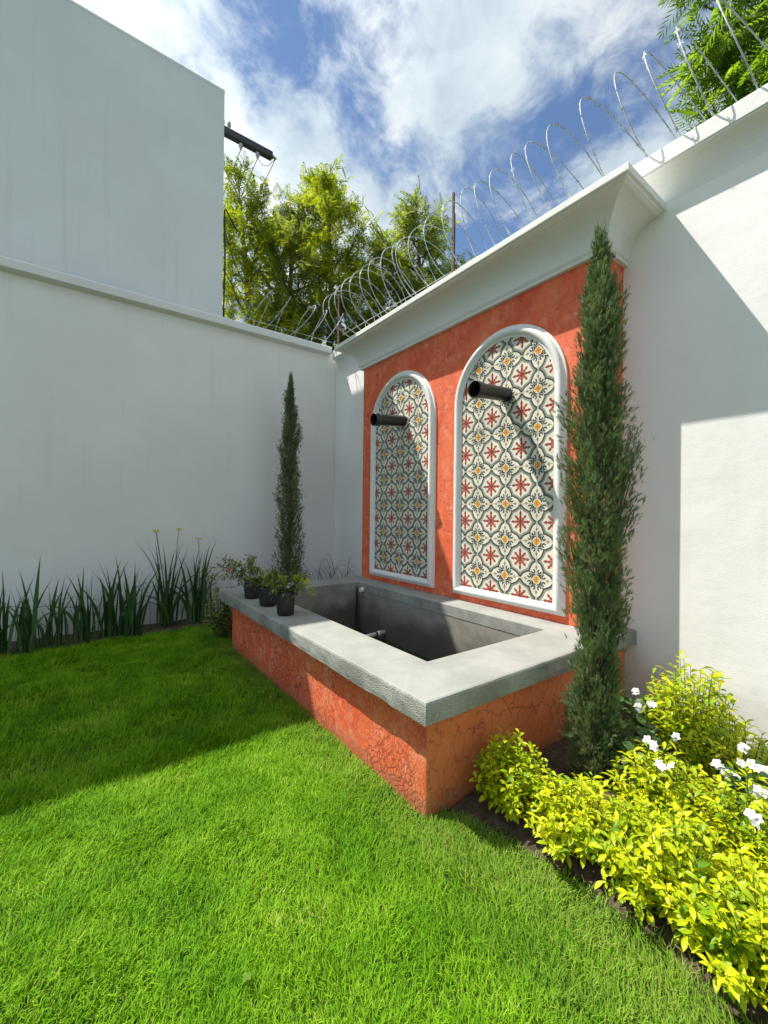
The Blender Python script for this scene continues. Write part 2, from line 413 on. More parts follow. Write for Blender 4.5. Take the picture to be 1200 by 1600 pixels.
EDGE = [(-8.0, 1.57), (0.30, 1.58), (0.45, 1.59), (0.65, 1.615), (0.95, 1.635), (1.20, 1.56), (1.40, 1.50), (1.60, 1.45)]
def bed_edge(y): return np.interp(y, [e[0] for e in EDGE], [e[1] for e in EDGE]) + 0.035
def soil_patch(name, xs, ys, fn, label=None):
    vs = [(float(x), float(y), fn(x, y)) for y in ys for x in xs]
    n = len(xs); fs = [(j * n + i, j * n + i + 1, (j + 1) * n + i + 1, (j + 1) * n + i) for j in range(len(ys) - 1) for i in range(n - 1)]
    mb = MB().add(vs, fs); return prop(mb.build(name, M['soil'], smooth=True), kind='structure')
rs = np.random.default_rng(3)
us = np.linspace(0, 1, 34); ysb = np.linspace(-3.0, 1.5, 90)
vs = []
for y in ysb:
    x0 = bed_edge(y) + 0.02 * math.sin(9 * y) + rs.normal(0, 0.008)
    for u in us:
        vs.append((x0 + (XW + 0.02 - x0) * u, y, 0.006 + 0.03 * min(1, u * 6) + rs.random() * 0.022 * min(1, u * 9)))
fs = [(j * 34 + i, j * 34 + i + 1, (j + 1) * 34 + i + 1, (j + 1) * 34 + i) for j in range(89) for i in range(33)]
prop(MB().add(vs, fs).build('planting_bed', M['soil'], smooth=True), kind='structure')
soil_patch('wall_bed', np.linspace(-8, 3.5, 180), np.linspace(5.66, 6.15, 12), lambda x, y: 0.004 + 0.03 * min(1, (y - 5.66) / 0.1) + rs.random() * 0.015 * (y > 5.70))
soil_patch('corner_bed', np.linspace(1.75, 3.5, 40), np.linspace(4.60, 5.70, 24), lambda x, y: 0.008 + rs.random() * 0.02)

# ------------------------------------------------------------------ white walls
lw = thing('boundary_wall', 'tall plain white garden wall with projecting coping, in shade on the left', 'wall', (-2, YL, 0))
MB().box(-9, XW + 0.15, YL, YL + 0.16, -0.2, 4.16).build('wall_body', M['wall'], lw)
prof = [(0.0, 4.085), (0.085, 4.100), (0.102, 4.106), (0.102, 4.195), (0.088, 4.212), (-0.18, 4.235), (-0.18, 4.12)]
v_, f_ = sweep(len(prof), (2, lambda i, j: ((-9, 3.344)[j], YL - prof[i][0], prof[i][1])), closed_profile=True)
f_ += [tuple(range(len(prof))), tuple(range(len(prof), 2 * len(prof)))]
MB().add(v_, f_).build('coping', M['trim'], lw)

rw = thing('garden_wall', 'sunlit white garden wall on the right, running behind the fountain', 'wall', (XW, 0, 0))
MB().box(XW, XW + 0.155, -6, YL - 0.004, -0.2, 4.09).build('wall_body', M['wall'], rw)
prof2 = [(0.0, 3.80)] + [(0.118 * (1 - math.cos(a)) , 3.80 + 0.205 * math.sin(a)) for a in np.linspace(0.15, math.pi / 2, 9)] + [(0.118, 4.018), (0.128, 4.020), (0.128, 4.128), (0.118, 4.140), (-0.18, 4.155), (-0.18, 4.05)]
v_, f_ = sweep(len(prof2), (2, lambda i, j: (XW - prof2[i][0], (-6, YL - 0.106)[j], prof2[i][1])), closed_profile=True)
f_ += [tuple(range(len(prof2))), tuple(range(len(prof2), 2 * len(prof2)))]
MB().add(v_, f_).build('coping', M['trim'], rw)

# neighbouring building behind the left wall
BY, BX, BZ = 6.60, 1.757, 7.914
nb = thing('neighbouring_building', 'blank pale grey windowless building rising behind the left garden wall', 'building', (-2, BY, 0))
MB().box(-9.5, BX, BY, 8.6, 0, BZ - 0.04).build('wall', M['wall_neigh'], nb)
MB().box(-9.5, BX + 0.004, BY - 0.004, 8.604, BZ - 0.042, BZ).build('parapet_edge', M['trim'], nb, bevel=0.006)
cab = MB().tube([(BX + 0.03, BY + 0.02, 4.0), (BX + 0.028, BY + 0.015, 4.6), (BX + 0.04, BY + 0.02, 5.3), (BX + 0.025, BY + 0.015, 6.1), (BX + 0.05, BY + 0.05, 6.15), (BX + 0.30, BY + 0.3, 6.05)], 0.012, 6).build('cable', M['cable'], None, True)
prop(cab, 'thin black cable running down the corner of the blank building', 'cable')

# ------------------------------------------------------------------ fountain wall
fw = thing('fountain_wall', 'red crackled stucco fountain wall with cornice and two arched tile niches', 'fountain', (XP, 3.2, 0))
MB().box(XP, XW + 0.01, YP0, YP1, 0.0, ZCB + 0.06).build('panel', M['panel'], fw, bevel=0.006)
cp = [(0.0, 3.462), (0.034, 3.463), (0.036, 3.486), (0.046, 3.500), (0.052, 3.512)]
cp += [(0.052 + 0.205 * (1 - math.cos(a)), 3.515 + 0.215 * math.sin(a)) for a in np.linspace(0.08, math.pi / 2 - 0.05, 14)]
cp += [(0.262, 3.737), (0.272, 3.741), (0.276, 3.752), (0.295, 3.754), (0.297, 3.760), (0.297, 3.802), (0.291, ZC), (0.0, ZC + 0.02)]
path = [(XW + 0.01, YP1, 0, 1), (XP, YP1, -1, 1), (XP, YP0, -1, -1), (XW + 0.01, YP0, 0, -1)]
v_, f_ = sweep(len(cp), (4, lambda i, j: (path[j][0] + path[j][2] * cp[i][0], path[j][1] + path[j][3] * cp[i][0], cp[i][1])))
n_ = len(cp); f_ += [(n_ - 1, 2 * n_ - 1, 3 * n_ - 1, 4 * n_ - 1)]
MB().add(v_, f_).build('cornice', M['trim'], fw)

ZB, RAD, ZSP, FWD = 0.775, 0.511, 2.596, 0.105
TILE = 0.1625; PER = 2 * TILE; ZSTAR = 1.437
FP = [(0.0, 0.002), (0.0, 0.021), (0.15, 0.022), (0.20, 0.034), (0.30, 0.046), (0.44, 0.053), (0.58, 0.053), (0.70, 0.046), (0.78, 0.033), (0.80, 0.021), (1.0, 0.018), (1.0, -0.006)]
def arch_outline(yc, r, zb, n=28, side=8):
    pts = [(yc + r, zb + (ZSP - zb) * k / side) for k in range(side)]
    pts += [(yc + r * math.cos(a), ZSP + r * math.sin(a)) for a in np.linspace(0, math.pi, n)]
    pts += [(yc - r, ZSP + (zb - ZSP) * k / side) for k in range(1, side + 1)]
    return pts
def clip(poly, line):      # keep the inner side of a half plane (nx, ny, c): nx*x+ny*y<=c
    nx, ny, c = line; out = []
    for i in range(len(poly)):
        A, B = poly[i], poly[(i + 1) % len(poly)]
        da, db = nx * A[0] + ny * A[1] - c, nx * B[0] + ny * B[1] - c
        if da <= 0: out.append(A)
        if da * db < 0:
            s_ = da / (da - db); out.append((A[0] + (B[0] - A[0]) * s_, A[1] + (B[1] - A[1]) * s_))
    return out
def tile_mesh(poly, ystar, centre):
    """a tile plate; poly in wall coordinates (y, z), printed pattern from its place on the wall"""
    cy, cz = centre; n = len(poly); e = 0.0012
    bx = sum(p[0] for p in poly) / n; bz = sum(p[1] for p in poly) / n
    inn = [(p[0] + (bx - p[0]) * 0.012, p[1] + (bz - p[1]) * 0.012) for p in poly]
    vs = [(0.006, p[0] - cy, p[1] - cz) for p in poly] + [(-0.0035, p[0] - cy, p[1] - cz) for p in poly] + [(-0.0045, p[0] - cy, p[1] - cz) for p in inn]
    fs = [tuple(2 * n + i for i in range(n))]
    for k in range(2): fs += [(k * n + i, k * n + (i + 1) % n, (k + 1) * n + (i + 1) % n, (k + 1) * n + i) for i in range(n)]
    me = bpy.data.meshes.new('tile'); me.from_pydata(vs, [], fs); me.update()
    bm = bmesh.new(); bm.from_mesh(me); bmesh.ops.recalc_face_normals(bm, faces=bm.faces); bm.to_mesh(me); bm.free()
    ul = me.uv_layers.new(name='UVMap')
    for lp in me.loops:
        c = me.vertices[lp.vertex_index].co
        ul.data[lp.index].uv = ((c.y + cy - ystar) / PER, (c.z + cz - ZSTAR) / PER)
    me.materials.append(M['tile']); return me
XT = XP - 0.0075
def niche(yc, ystar, label):
    outline_i = arch_outline(yc, RAD, ZB); outline_o = arch_outline(yc, RAD + FWD, ZB - 0.085)
    # the outer line keeps its own spring height
    m = len(outline_i)
    def pt(i, j):
        a, h = FP[i]
        return (XP - h, outline_i[j][0] + (outline_o[j][0] - outline_i[j][0]) * a, outline_i[j][1] + (outline_o[j][1] - outline_i[j][1]) * a)
    v_, f_ = sweep(len(FP), (m, pt), closed_path=True)
    fr = MB().add(v_, f_).build('niche_frame', M['trim'], fw, smooth=True)
    fr['label'] = label
    es = fr.modifiers.new('split', 'EDGE_SPLIT'); es.split_angle = R_(35)
    # backing bed of grout behind the tiles
    gp = arch_outline(yc, RAD + 0.012, ZB - 0.01)
    gb = MB().add([(XP - 0.005, p[0], p[1]) for p in gp], [tuple(range(len(gp)))[::-1]]).build('grout_bed', M['grout'], fw, fix=False)
    big = arch_outline(yc, RAD + 0.006, ZB - 0.006, n=36)
    lines = []
    for i in range(len(big)):
        A, B = big[i], big[(i + 1) % len(big)]
        nx, ny = (B[1] - A[1]), -(B[0] - A[0]); l = math.hypot(nx, ny)
        if l < 1e-6: continue
        lines.append((nx / l, ny / l, (nx * A[0] + ny * A[1]) / l))
    y_first = ystar - TILE * math.ceil((ystar - (yc - RAD)) / TILE); z_first = ZSTAR - TILE * math.ceil((ZSTAR - ZB) / TILE)
    cache = {}
    for iy in range(9):
        for iz in range(18):
            y0 = y_first + iy * TILE; z0 = z_first + iz * TILE; gap = 0.0019
            sq = [(y0 + gap, z0 + gap), (y0 + TILE - gap, z0 + gap), (y0 + TILE - gap, z0 + TILE - gap), (y0 + gap, z0 + TILE - gap)]
            po = sq
            for ln_ in lines:
                po = clip(po, ln_)
                if len(po) < 3: break
            if len(po) < 3: continue
            area = abs(sum(po[i][0] * po[(i + 1) % len(po)][1] - po[(i + 1) % len(po)][0] * po[i][1] for i in range(len(po)))) / 2
            if area < 0.0004: continue
            c = (y0 + TILE / 2, z0 + TILE / 2)
            full = area > (TILE - 2 * gap) ** 2 - 1e-6
            key = (round((y0 - ystar) / TILE) % 2, round((z0 - ZSTAR) / TILE) % 2)
            if full and key in cache: me = cache[key]
            else:
                me = tile_mesh(po, ystar, c)
                if full: cache[key] = me
            o = bpy.data.objects.new('tile', me); COL.objects.link(o); o.parent = fw
            o.location = Vector((XT + random.uniform(-0.0006, 0.0006), c[0], c[1])) - Vector(fw.location)
            o.rotation_euler = (0, random.uniform(-0.0022, 0.0022), random.uniform(-0.0022, 0.0022))
niche(2.452, 2.260, 'white moulded arch around the sunlit tile niche on the right')
niche(3.972, 3.810, 'white moulded arch around the mostly shaded tile niche on the left')

def spout(y, z0, z1, L, label):
    d = Vector((-L, 0, z1 - z0)); ax = d.normalized(); o = Vector((XP + 0.03, y, z0 + 0.002)); n = (d.length + 0.03)
    pr = [(0.062, 0.0), (0.063, n - 0.085), (0.065, n - 0.075), (0.071, n - 0.060), (0.072, n - 0.012), (0.074, n - 0.004), (0.071, n), (0.064, n - 0.001), (0.061, n - 0.006), (0.060, n - 0.06), (0.055, n - 0.075), (0.054, 0.02), (0.0, 0.02)]
    s_ = MB().lathe(pr, o, ax, 28).build('spout_pipe', M['black_pvc'], fw, True)
    s_['label'] = label
    es = s_.modifiers.new('split', 'EDGE_SPLIT'); es.split_angle = R_(40)
spout(2.42, 2.595, 2.564, 0.448, 'black water spout pipe in the right niche')
spout(3.91, 2.612, 2.566, 0.45, 'black water spout pipe in the left niche')

# ------------------------------------------------------------------ basin
bs = thing('fountain_basin', 'long rectangular basin of cracked red stucco with a thick grey concrete rim', 'fountain basin', (2.3, 3.1, 0))
def loop_pts(x0, x1, y0, y1, n1, n2):
    P = [(x0 + (x1 - x0) * k / n1, y0) for k in range(n1)] + [(x1, y0 + (y1 - y0) * k / n2) for k in range(n2)]
    P += [(x1 + (x0 - x1) * k / n1, y1) for k in range(n1)] + [(x0, y1 + (y0 - y1) * k / n2) for k in range(n2)]
    return P
LI = loop_pts(XI, XI2, YI0, YI1, 40, 80); LO = loop_pts(XS, XW + 0.02, YS0, YS1, 40, 80)
rr = np.random.default_rng(11)
nn_ = len(LI); base_noise = np.convolve(np.tile(rr.normal(0, 1, nn_), 3), np.ones(3) / 3, 'same')[nn_:2 * nn_]; base_noise2 = rr.normal(0, 1, nn_)
RP = [(0.0, 'i', ZSB + 0.004), (0.0, 'i', ZST - 0.008), (0.0, 'i2', ZST), (0.5, 'm', ZST + 0.001), (1.0, 'o3', ZST), (1.0, 'o2', ZST - 0.004), (1.0, 'o1', ZST - 0.014), (1.0, 'o', ZST - 0.05), (1.0, 'o', ZSB + 0.030), (1.0, 'ob', ZSB), (0.5, 'm', ZSB)]
INS = {'i': 0.0, 'i2': 0.007, 'm': 0.0, 'o3': -0.016, 'o2': -0.006, 'o1': -0.001, 'o': 0.0, 'ob': -0.004}
cen = ((XI + XI2) / 2, (YI0 + YI1) / 2)
def rim_pt(i, j):
    a, k, z = RP[i]; I, O = LI[j], LO[j]
    x, y = I[0] + (O[0] - I[0]) * a, I[1] + (O[1] - I[1]) * a
    dxx, dyy = O[0] - I[0], O[1] - I[1]; l = math.hypot(dxx, dyy) + 1e-9
    # outward step along the ring
    x += dxx / l * INS[k] * 1.2; y += dyy / l * INS[k] * 1.2
    if k in ('o', 'ob'):
        jt = base_noise2[(j * 7 + i * 13) % nn_] * 0.0016; x += dxx / l * jt; y += dyy / l * jt
    if k == 'ob': z += base_noise[j] * 0.0035
    if k in ('o3', 'o2'): z += base_noise[(j * 3) % nn_] * 0.0012
    return (x, y, z)
v_, f_ = sweep(len(RP), (nn_, rim_pt), closed_profile=True, closed_path=True)
rim = MB().add(v_, f_).build('rim', [M['slab'], M['slab_rough']], bs)
for pl in rim.data.polygons:
    pl.material_index = 1 if abs(pl.normal.z) < 0.6 else 0
def ring_walls(x0, x1, y0, y1, z0, z1, inward):
    mb = MB(); c = [(x0, y0), (x1, y0), (x1, y1), (x0, y1)]
    vs = [(x, y, z) for z in (z0, z1) for x, y in c]
    fs = [(i, (i + 1) % 4, 4 + (i + 1) % 4, 4 + i) for i in range(4)]
    if inward: fs = [f[::-1] for f in fs]
    return mb.add(vs, fs)
cr = 0.014; cpts = []
for (cx_, cy_, a0) in ((XB + cr, YB0 + cr, math.pi), (XW - 0.01 - cr, YB0 + cr, 1.5 * math.pi), (XW - 0.01 - cr, YB1 - cr, 0), (XB + cr, YB1 - cr, 0.5 * math.pi)):
    cpts += [(cx_ + cr * math.cos(a0 + k * math.pi / 8), cy_ + cr * math.sin(a0 + k * math.pi / 8)) for k in range(5)]
nc = len(cpts)
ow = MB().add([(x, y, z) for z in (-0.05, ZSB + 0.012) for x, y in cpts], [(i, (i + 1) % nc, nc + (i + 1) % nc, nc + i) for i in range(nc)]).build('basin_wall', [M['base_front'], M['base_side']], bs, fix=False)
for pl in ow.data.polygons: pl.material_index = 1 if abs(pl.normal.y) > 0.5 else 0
ring_walls(XI + 0.012, XI2 + 0.004, YI0 + 0.012, YI1 + 0.004, 0.0, ZSB + 0.03, True).build('basin_lining', M['lining'], bs, fix=False)
MB().add([(XI - 0.05, YI0 - 0.05, 0.006), (XI2 + 0.1, YI0 - 0.05, 0.006), (XI2 + 0.1, YI1 + 0.1, 0.006), (XI - 0.05, YI1 + 0.1, 0.006)], [(0, 1, 2, 3)]).build('basin_floor', M['lining'], bs, fix=False)
pv = MB().tube([(XI2 + 0.02, 3.93, 0.115), (2.60, 3.93, 0.10), (2.20, 3.93, 0.085), (1.95, 3.93, 0.075)], 0.024, 12).tube([(2.86, 3.93, 0.1125), (2.80, 3.93, 0.1098)], 0.031, 12).build('inlet_pipe', M['white_pvc'], bs, True)
MB().tube([(2.802, 3.93, 0.1099), (2.787, 3.93, 0.1092)], 0.034, 12).build('hose_clamp', M['black_pvc'], bs)
MB().lathe([(0.028, 0), (0.028, 0.05), (0.022, 0.05), (0.020, 0.0)], (XI2 + 0.006, 4.385, 0.540), (-1, 0, 0), 14).build('overflow_fitting', M['white_pvc'], bs, True)
hp = [(XI2 - 0.03, 4.47, 0.56), (XI2 - 0.05, 4.455, 0.50), (XI2 - 0.035, 4.46, 0.40), (XI2 - 0.05, 4.45, 0.30), (XI2 - 0.04, 4.46, 0.18), (XI2 - 0.06, 4.40, 0.05), (XI2 - 0.2, 4.2, 0.03)]
MB().tube(hp, 0.012, 8).build('hose', M['hose'], bs, True)
mw, tw, bw = material('murky_water'); bw.inputs['Base Color'].default_value = (0.035, 0.045, 0.018, 1); bw.inputs['Roughness'].default_value = 0.06
tw.put(bw.inputs['Base Color'], tw.mix(tw.noise(tw.pos(), 4, 4), (0.022, 0.030, 0.010), (0.055, 0.062, 0.028))); tw.put(bw.inputs['Normal'], tw.bump(tw.noise(tw.pos(), 14, 2), 0.05, 0.01))
wt = MB().add([(XI - 0.01, YI0 - 0.01, 0.022), (XI2 + 0.03, YI0 - 0.01, 0.022), (XI2 + 0.03, YI1 + 0.03, 0.022), (XI - 0.01, YI1 + 0.03, 0.022)], [(0, 1, 2, 3)]).build('water', mw, fix=False)
prop(wt, kind='structure')

# ------------------------------------------------------------------ leaf templates
def leaf_template(ws, bend=0.25, fold=0.18):
    """ws: half widths at even steps along the leaf; triangles"""
    n = len(ws); V = []; 
    for i, h in enumerate(ws):
        y = i / (n - 1); z = -bend * y * y
        V += [(0, y, z), (-h, y, z + h * fold * 2), (h, y, z + h * fold * 2)]
    F = []
    for i in range(n - 1):
        a, b = 3 * i, 3 * (i + 1)
        for s_ in (1, 2):
            q = (a, a + s_, b + s_, b) if s_ == 2 else (a, b, b + s_, a + s_)
            if ws[i] > 0: F.append((q[0], q[1], q[2]) if s_ == 2 else (q[0], q[2], q[3]))
            if ws[i + 1] > 0: F.append((q[0], q[2], q[3]) if s_ == 2 else (q[0], q[1], q[2]))
    return np.array(V, float), np.array(F, int)
OBOVATE = leaf_template([0.015, 0.08, 0.17, 0.205, 0.15, 0.0], 0.28, 0.22)
ROUND = leaf_template([0.02, 0.30, 0.42, 0.34, 0.0], 0.25, 0.15)
def pinnate(pairs=8, L=0.26, wdt=0.028):
    V, F = [], []
    def lf(o, d, l, wd):
        b = len(V); d = np.array(d); sd = np.array([-d[1], d[0], 0.0])
        up = np.array([0, 0, 0.12 * l])
        V.extend([o, o + d * l * 0.5 + sd * wd + up, o + d * l - up * 1.4, o + d * l * 0.5 - sd * wd + up]); F.extend([(b, b + 3, b + 2), (b, b + 2, b + 1)])
    for k in range(pairs):
        y = 0.12 + 0.80 * k / (pairs - 1); z = -0.30 * y * y; l = L * (1.1 - 0.55 * y)
        for s_ in (-1, 1):
            an = math.radians(58 - 22 * y) * s_
            lf(np.array([0, y, z]), (math.sin(an), math.cos(an), 0), l, wdt)
    lf(np.array([0, 0.93, -0.27]), (0, 1, 0), L * 0.6, wdt)
    b = len(V); V.extend([np.array([-0.006, 0, 0]), np.array([0.006, 0, 0]), np.array([0, 0.95, -0.28])]); F.append((b, b + 1, b + 2))
    return np.array(V, float), np.array(F, int)
PINNATE = pinnate(6, 0.36, 0.042)
def sprig(n=9):
    r = np.random.default_rng(5); V, F = [], []
    for k in range(n):
        y0 = 0.05 + 0.6 * k / n; an = r.uniform(0.25, 0.75) * (1 if k % 2 else -1); ph = r.uniform(-0.8, 0.8); l = r.uniform(0.32, 0.5)
        d = np.array([math.sin(an) * math.cos(ph), math.cos(an), math.sin(an) * math.sin(ph)]); sd = np.cross(d, [0.3, 0.1, 1]); sd /= np.linalg.norm(sd)
        o = np.array([0, y0, 0]); b = len(V); wd = 0.034
        V += [o - sd * wd, o + sd * wd, o + d * l]; F.append((b, b + 1, b + 2))
    b = len(V); V += [np.array([-0.035, 0, 0]), np.array([0.035, 0, 0]), np.array([0, 1.0, 0.0])]; F.append((b, b + 1, b + 2))
    return np.array(V, float), np.array(F, int)
SPRIG = sprig(10)

M['golden'] = mat_leaf('golden_leaf', [(0.0, (0.07, 0.22, 0.012)), (0.22, (0.26, 0.42, 0.010)), (0.5, (0.52, 0.60, 0.010)), (0.85, (0.70, 0.70, 0.014)), (0.98, (0.80, 0.74, 0.10)), (1.0, (0.40, 0.28, 0.10))], 0.42, (1.15, 1.1, 0.5), 1.0, 0.42, 7.0)
M['green_leaf'] = mat_leaf('dark_green_leaf', [(0.0, (0.03, 0.075, 0.02)), (0.6, (0.06, 0.13, 0.035)), (1.0, (0.10, 0.19, 0.05))], 0.25, None, 1.0, 0.45, 6.0)
M['pot_leaf'] = mat_leaf('potted_leaf', [(0.0, (0.07, 0.10, 0.03)), (0.5, (0.15, 0.19, 0.04)), (0.85, (0.30, 0.34, 0.06)), (1.0, (0.50, 0.54, 0.08))], 0.3, None, 1.0, 0.5, 9.0)
M['cypress'] = mat_leaf('cypress_needle', [(0.0, (0.06, 0.105, 0.042)), (0.5, (0.145, 0.21, 0.085)), (0.85, (0.27, 0.34, 0.15)), (0.97, (0.35, 0.37, 0.20)), (1.0, (0.26, 0.18, 0.10))], 0.35, (1.0, 1.1, 0.6), 1.0, 0.6, 9.0)
M['iris'] = mat_leaf('iris_leaf', [(0.0, (0.030, 0.070, 0.025)), (0.5, (0.050, 0.110, 0.035)), (0.93, (0.085, 0.155, 0.045)), (1.0, (0.22, 0.19, 0.08))], 0.2, None, 1.0, 0.45, 4.0)
M['tree_leaf'] = mat_leaf('feathery_leaf', [(0.0, (0.11, 0.18, 0.020)), (0.4, (0.27, 0.36, 0.028)), (0.75, (0.45, 0.51, 0.034)), (1.0, (0.60, 0.62, 0.05))], 0.58, (1.25, 1.2, 0.5), 1.1, 0.5, 0.8)
M['tree_leaf2'] = mat_leaf('feathery_leaf_dark', [(0.0, (0.12, 0.17, 0.05)), (0.5, (0.26, 0.33, 0.08)), (1.0, (0.46, 0.52, 0.12))], 0.58, (1.2, 1.2, 0.6), 1.0, 0.5, 0.9)
M['tree_leaf3'] = mat_leaf('feathery_leaf_fresh', [(0.0, (0.08, 0.17, 0.025)), (0.5, (0.20, 0.36, 0.035)), (1.0, (0.42, 0.56, 0.06))], 0.58, (1.2, 1.2, 0.6), 1.0, 0.5, 1.5)
M['petal_white'] = mat_leaf('white_petal', [(0.0, (0.62, 0.62, 0.60)), (1.0, (0.74, 0.74, 0.73))], 0.25, (1, 1, 1), 0.5, 0.6, 5)
M['petal_pink'] = mat_leaf('pink_petal', [(0.0, (0.60, 0.10, 0.10)), (1.0, (0.75, 0.20, 0.17))], 0.3, (1, 1, 1), 0.5, 0.6, 5)
M['petal_yellow'] = mat_leaf('yellow_petal', [(0.0, (0.55, 0.55, 0.12)), (1.0, (0.68, 0.66, 0.22))], 0.3, (1, 1, 1), 0.5, 0.6, 5)

# ------------------------------------------------------------------ trees beyond the walls
def feather_tree(name, label, base, top, spread, low, seed, leafmat, limbs=26, subs=7, per=9, size=0.36, conical=0.6, tmpl=None):
    r = np.random.default_rng(seed); T = thing(name, label, 'tree', base, 'feathery trees beyond the walls')
    H = top - base[2]; wood = MB(); B = np.array(base, float)
    lean = r.normal(0, 0.03, 2)
    def axis(h):
        return B + np.array([lean[0] * h + 0.10 * math.sin(h * 0.9 + seed), lean[1] * h + 0.10 * math.cos(h * 0.8 + seed), h])
    hs = np.linspace(0, H * 0.97, 12)
    wood.tube([axis(h) for h in hs], [0.16 * (1 - h / H) ** 0.8 + 0.012 for h in hs], 9)
    P, Y = [], []
    for k in range(limbs):
        f = (k + r.random()) / limbs; h0 = low + (H - low) * f * 0.97 - 0.1
        az = 2.399 * k + r.uniform(-0.5, 0.5)
        reach = spread * ((1 - f) ** conical * 0.95 + 0.12) * r.uniform(0.65, 1.15)
        rise = reach * r.uniform(0.55, 1.25)
        p0 = axis(max(0.5, h0 - rise * 0.5)); pts = []
        for s_ in np.linspace(0, 1, 5):
            pts.append(p0 + np.array([math.cos(az) * reach * s_, math.sin(az) * reach * s_, rise * (s_ ** 1.4)]) + r.normal(0, 0.03, 3) * s_)
        wood.tube(pts, [0.045 * (1 - f * 0.6) * (1 - 0.8 * s_) + 0.005 for s_ in np.linspace(0, 1, 5)], 5, False)
        for j in range(subs):
            s_ = 0.30 + 0.70 * (j + r.random()) / subs; q0 = pts[0] + 0; idx = s_ * 4; i0 = min(3, int(idx)); q0 = pts[i0] + (pts[i0 + 1] - pts[i0]) * (idx - i0)
            d = unit(np.array([math.cos(az), math.sin(az), 0.5]) + r.normal(0, 0.75, 3) + np.array([0, 0, 0.35])); l = r.uniform(0.25, 0.6) * (0.6 + 0.5 * spread / 1.5)
            q1 = q0 + d * l; wood.tube([q0, (q0 + q1) / 2 + r.normal(0, 0.02, 3), q1], [0.010, 0.007, 0.003], 4, False)
            for i in range(per):
                u = 0.15 + 0.85 * (i + r.random()) / per
                P.append(q0 + d * l * u + r.normal(0, 0.05, 3)); Y.append(d * 0.5 + r.normal(0, 0.7, 3) + np.array([0, 0, 0.15]))
    P = np.array(P); Y = np.array(Y)
    wood.build('trunk', M['bark'], T, True, fix=False)
    tmpl = tmpl or PINNATE
    V, F = scatter(tmpl[0], tmpl[1], P, Y, r.normal(0, 0.5, P.shape) + np.array([0, 0, 1.0]), size * r.uniform(0.7, 1.2, len(P)))
    link('crown', fast_mesh('crown', V, F), leafmat, T, kind='stuff')
    return T
feather_tree('feathery_tree', 'tallest feathery tree with pointed yellow-green top above the wall corner', (4.95, 8.95, 0), 9.95, 1.65, 3.0, 21, M['tree_leaf'], 44, 8, 14, 0.25, 0.7)
feather_tree('feathery_tree', 'feathery green tree nearest the corner of the blank building', (3.30, 9.75, 0), 8.65, 1.50, 3.0, 22, M['tree_leaf'], 34, 7, 14, 0.25, 0.5)
feather_tree('feathery_tree', 'light feathery tree behind the rusty post and razor wire', (6.55, 7.65, 0), 8.85, 1.20, 3.0, 23, M['tree_leaf2'], 34, 8, 13, 0.25, 0.5)
feather_tree('feathery_tree', 'lower dark leafy tree between the tallest tree and the building corner', (3.95, 9.55, 0), 8.85, 1.25, 2.5, 24, M['tree_leaf2'], 34, 8, 14, 0.25, 0.5)
feather_tree('feathery_tree', 'small feathery tree just right of the tallest one, behind the razor wire', (5.95, 8.35, 0), 8.0, 1.3, 2.6, 25, M['tree_leaf'], 34, 8, 14, 0.25, 0.45)
feather_tree('feathery_tree', 'bright green feathery tree over the right wall at the top corner', (5.85, 1.00, 0), 8.0, 1.15, 3.2, 26, M['tree_leaf3'], 36, 8, 12, 0.34, 0.35, pinnate(9, 0.34, 0.017))

# ------------------------------------------------------------------ utility pole
up = thing('utility_pole', 'dark utility pole arm with hanging insulators and wires beside the blank building', 'utility pole', (1.55, 9.42, 0))
MB().tube([(1.55, 9.42, 0), (1.55, 9.42, 9.9)], [0.15, 0.10], 12).build('pole', M['dark_steel'], up, True)
arm_ = MB().box(0.3, 3.50, 9.13, 9.27, 9.50, 9.64).build('crossarm', M['dark_steel'], up, bevel=0.012)
for xk in (2.80, 3.17):
    ins = MB().lathe([(0.012, 0.0), (0.035, -0.01), (0.045, -0.03), (0.035, -0.05), (0.045, -0.07), (0.035, -0.09), (0.02, -0.13), (0.0, -0.135)], (xk, 9.2, 9.495), (0, 0, 1), 12).build('insulator', M['porcelain'], arm_, True)
MB().lathe([(0.0, 0.0), (0.045, 0.0), (0.045, 0.03), (0.03, 0.04), (0.03, 0.08), (0.0, 0.13)], (3.50, 9.2, 9.57), (1, 0, 0), 12).build('insulator', M['porcelain'], arm_, True)
for xk in (2.42, 2.55): MB().lathe([(0.01, 0), (0.012, 0.08), (0.04, 0.09), (0.03, 0.13), (0.04, 0.14), (0.02, 0.19), (0, 0.19)], (xk, 9.2, 9.64), (0, 0, 1), 10).build('insulator', M['porcelain'], arm_, True)
for xk, zk in ((2.80, 9.36), (3.17, 9.36), (3.58, 9.55)):
    MB().tube([(xk, 9.2 + 45 * s_, zk - 1.6 * 4 * s_ * (1 - s_)) for s_ in np.linspace(0, 1, 24)], 0.008, 5).build('wire', M['cable'], up, True)
MB().tube([(3.17, 9.2, 9.37), (3.27, 9.2, 9.27), (3.40, 9.2, 9.30), (3.58, 9.2, 9.55)], 0.006, 5).build('wire', M['cable'], up, True)

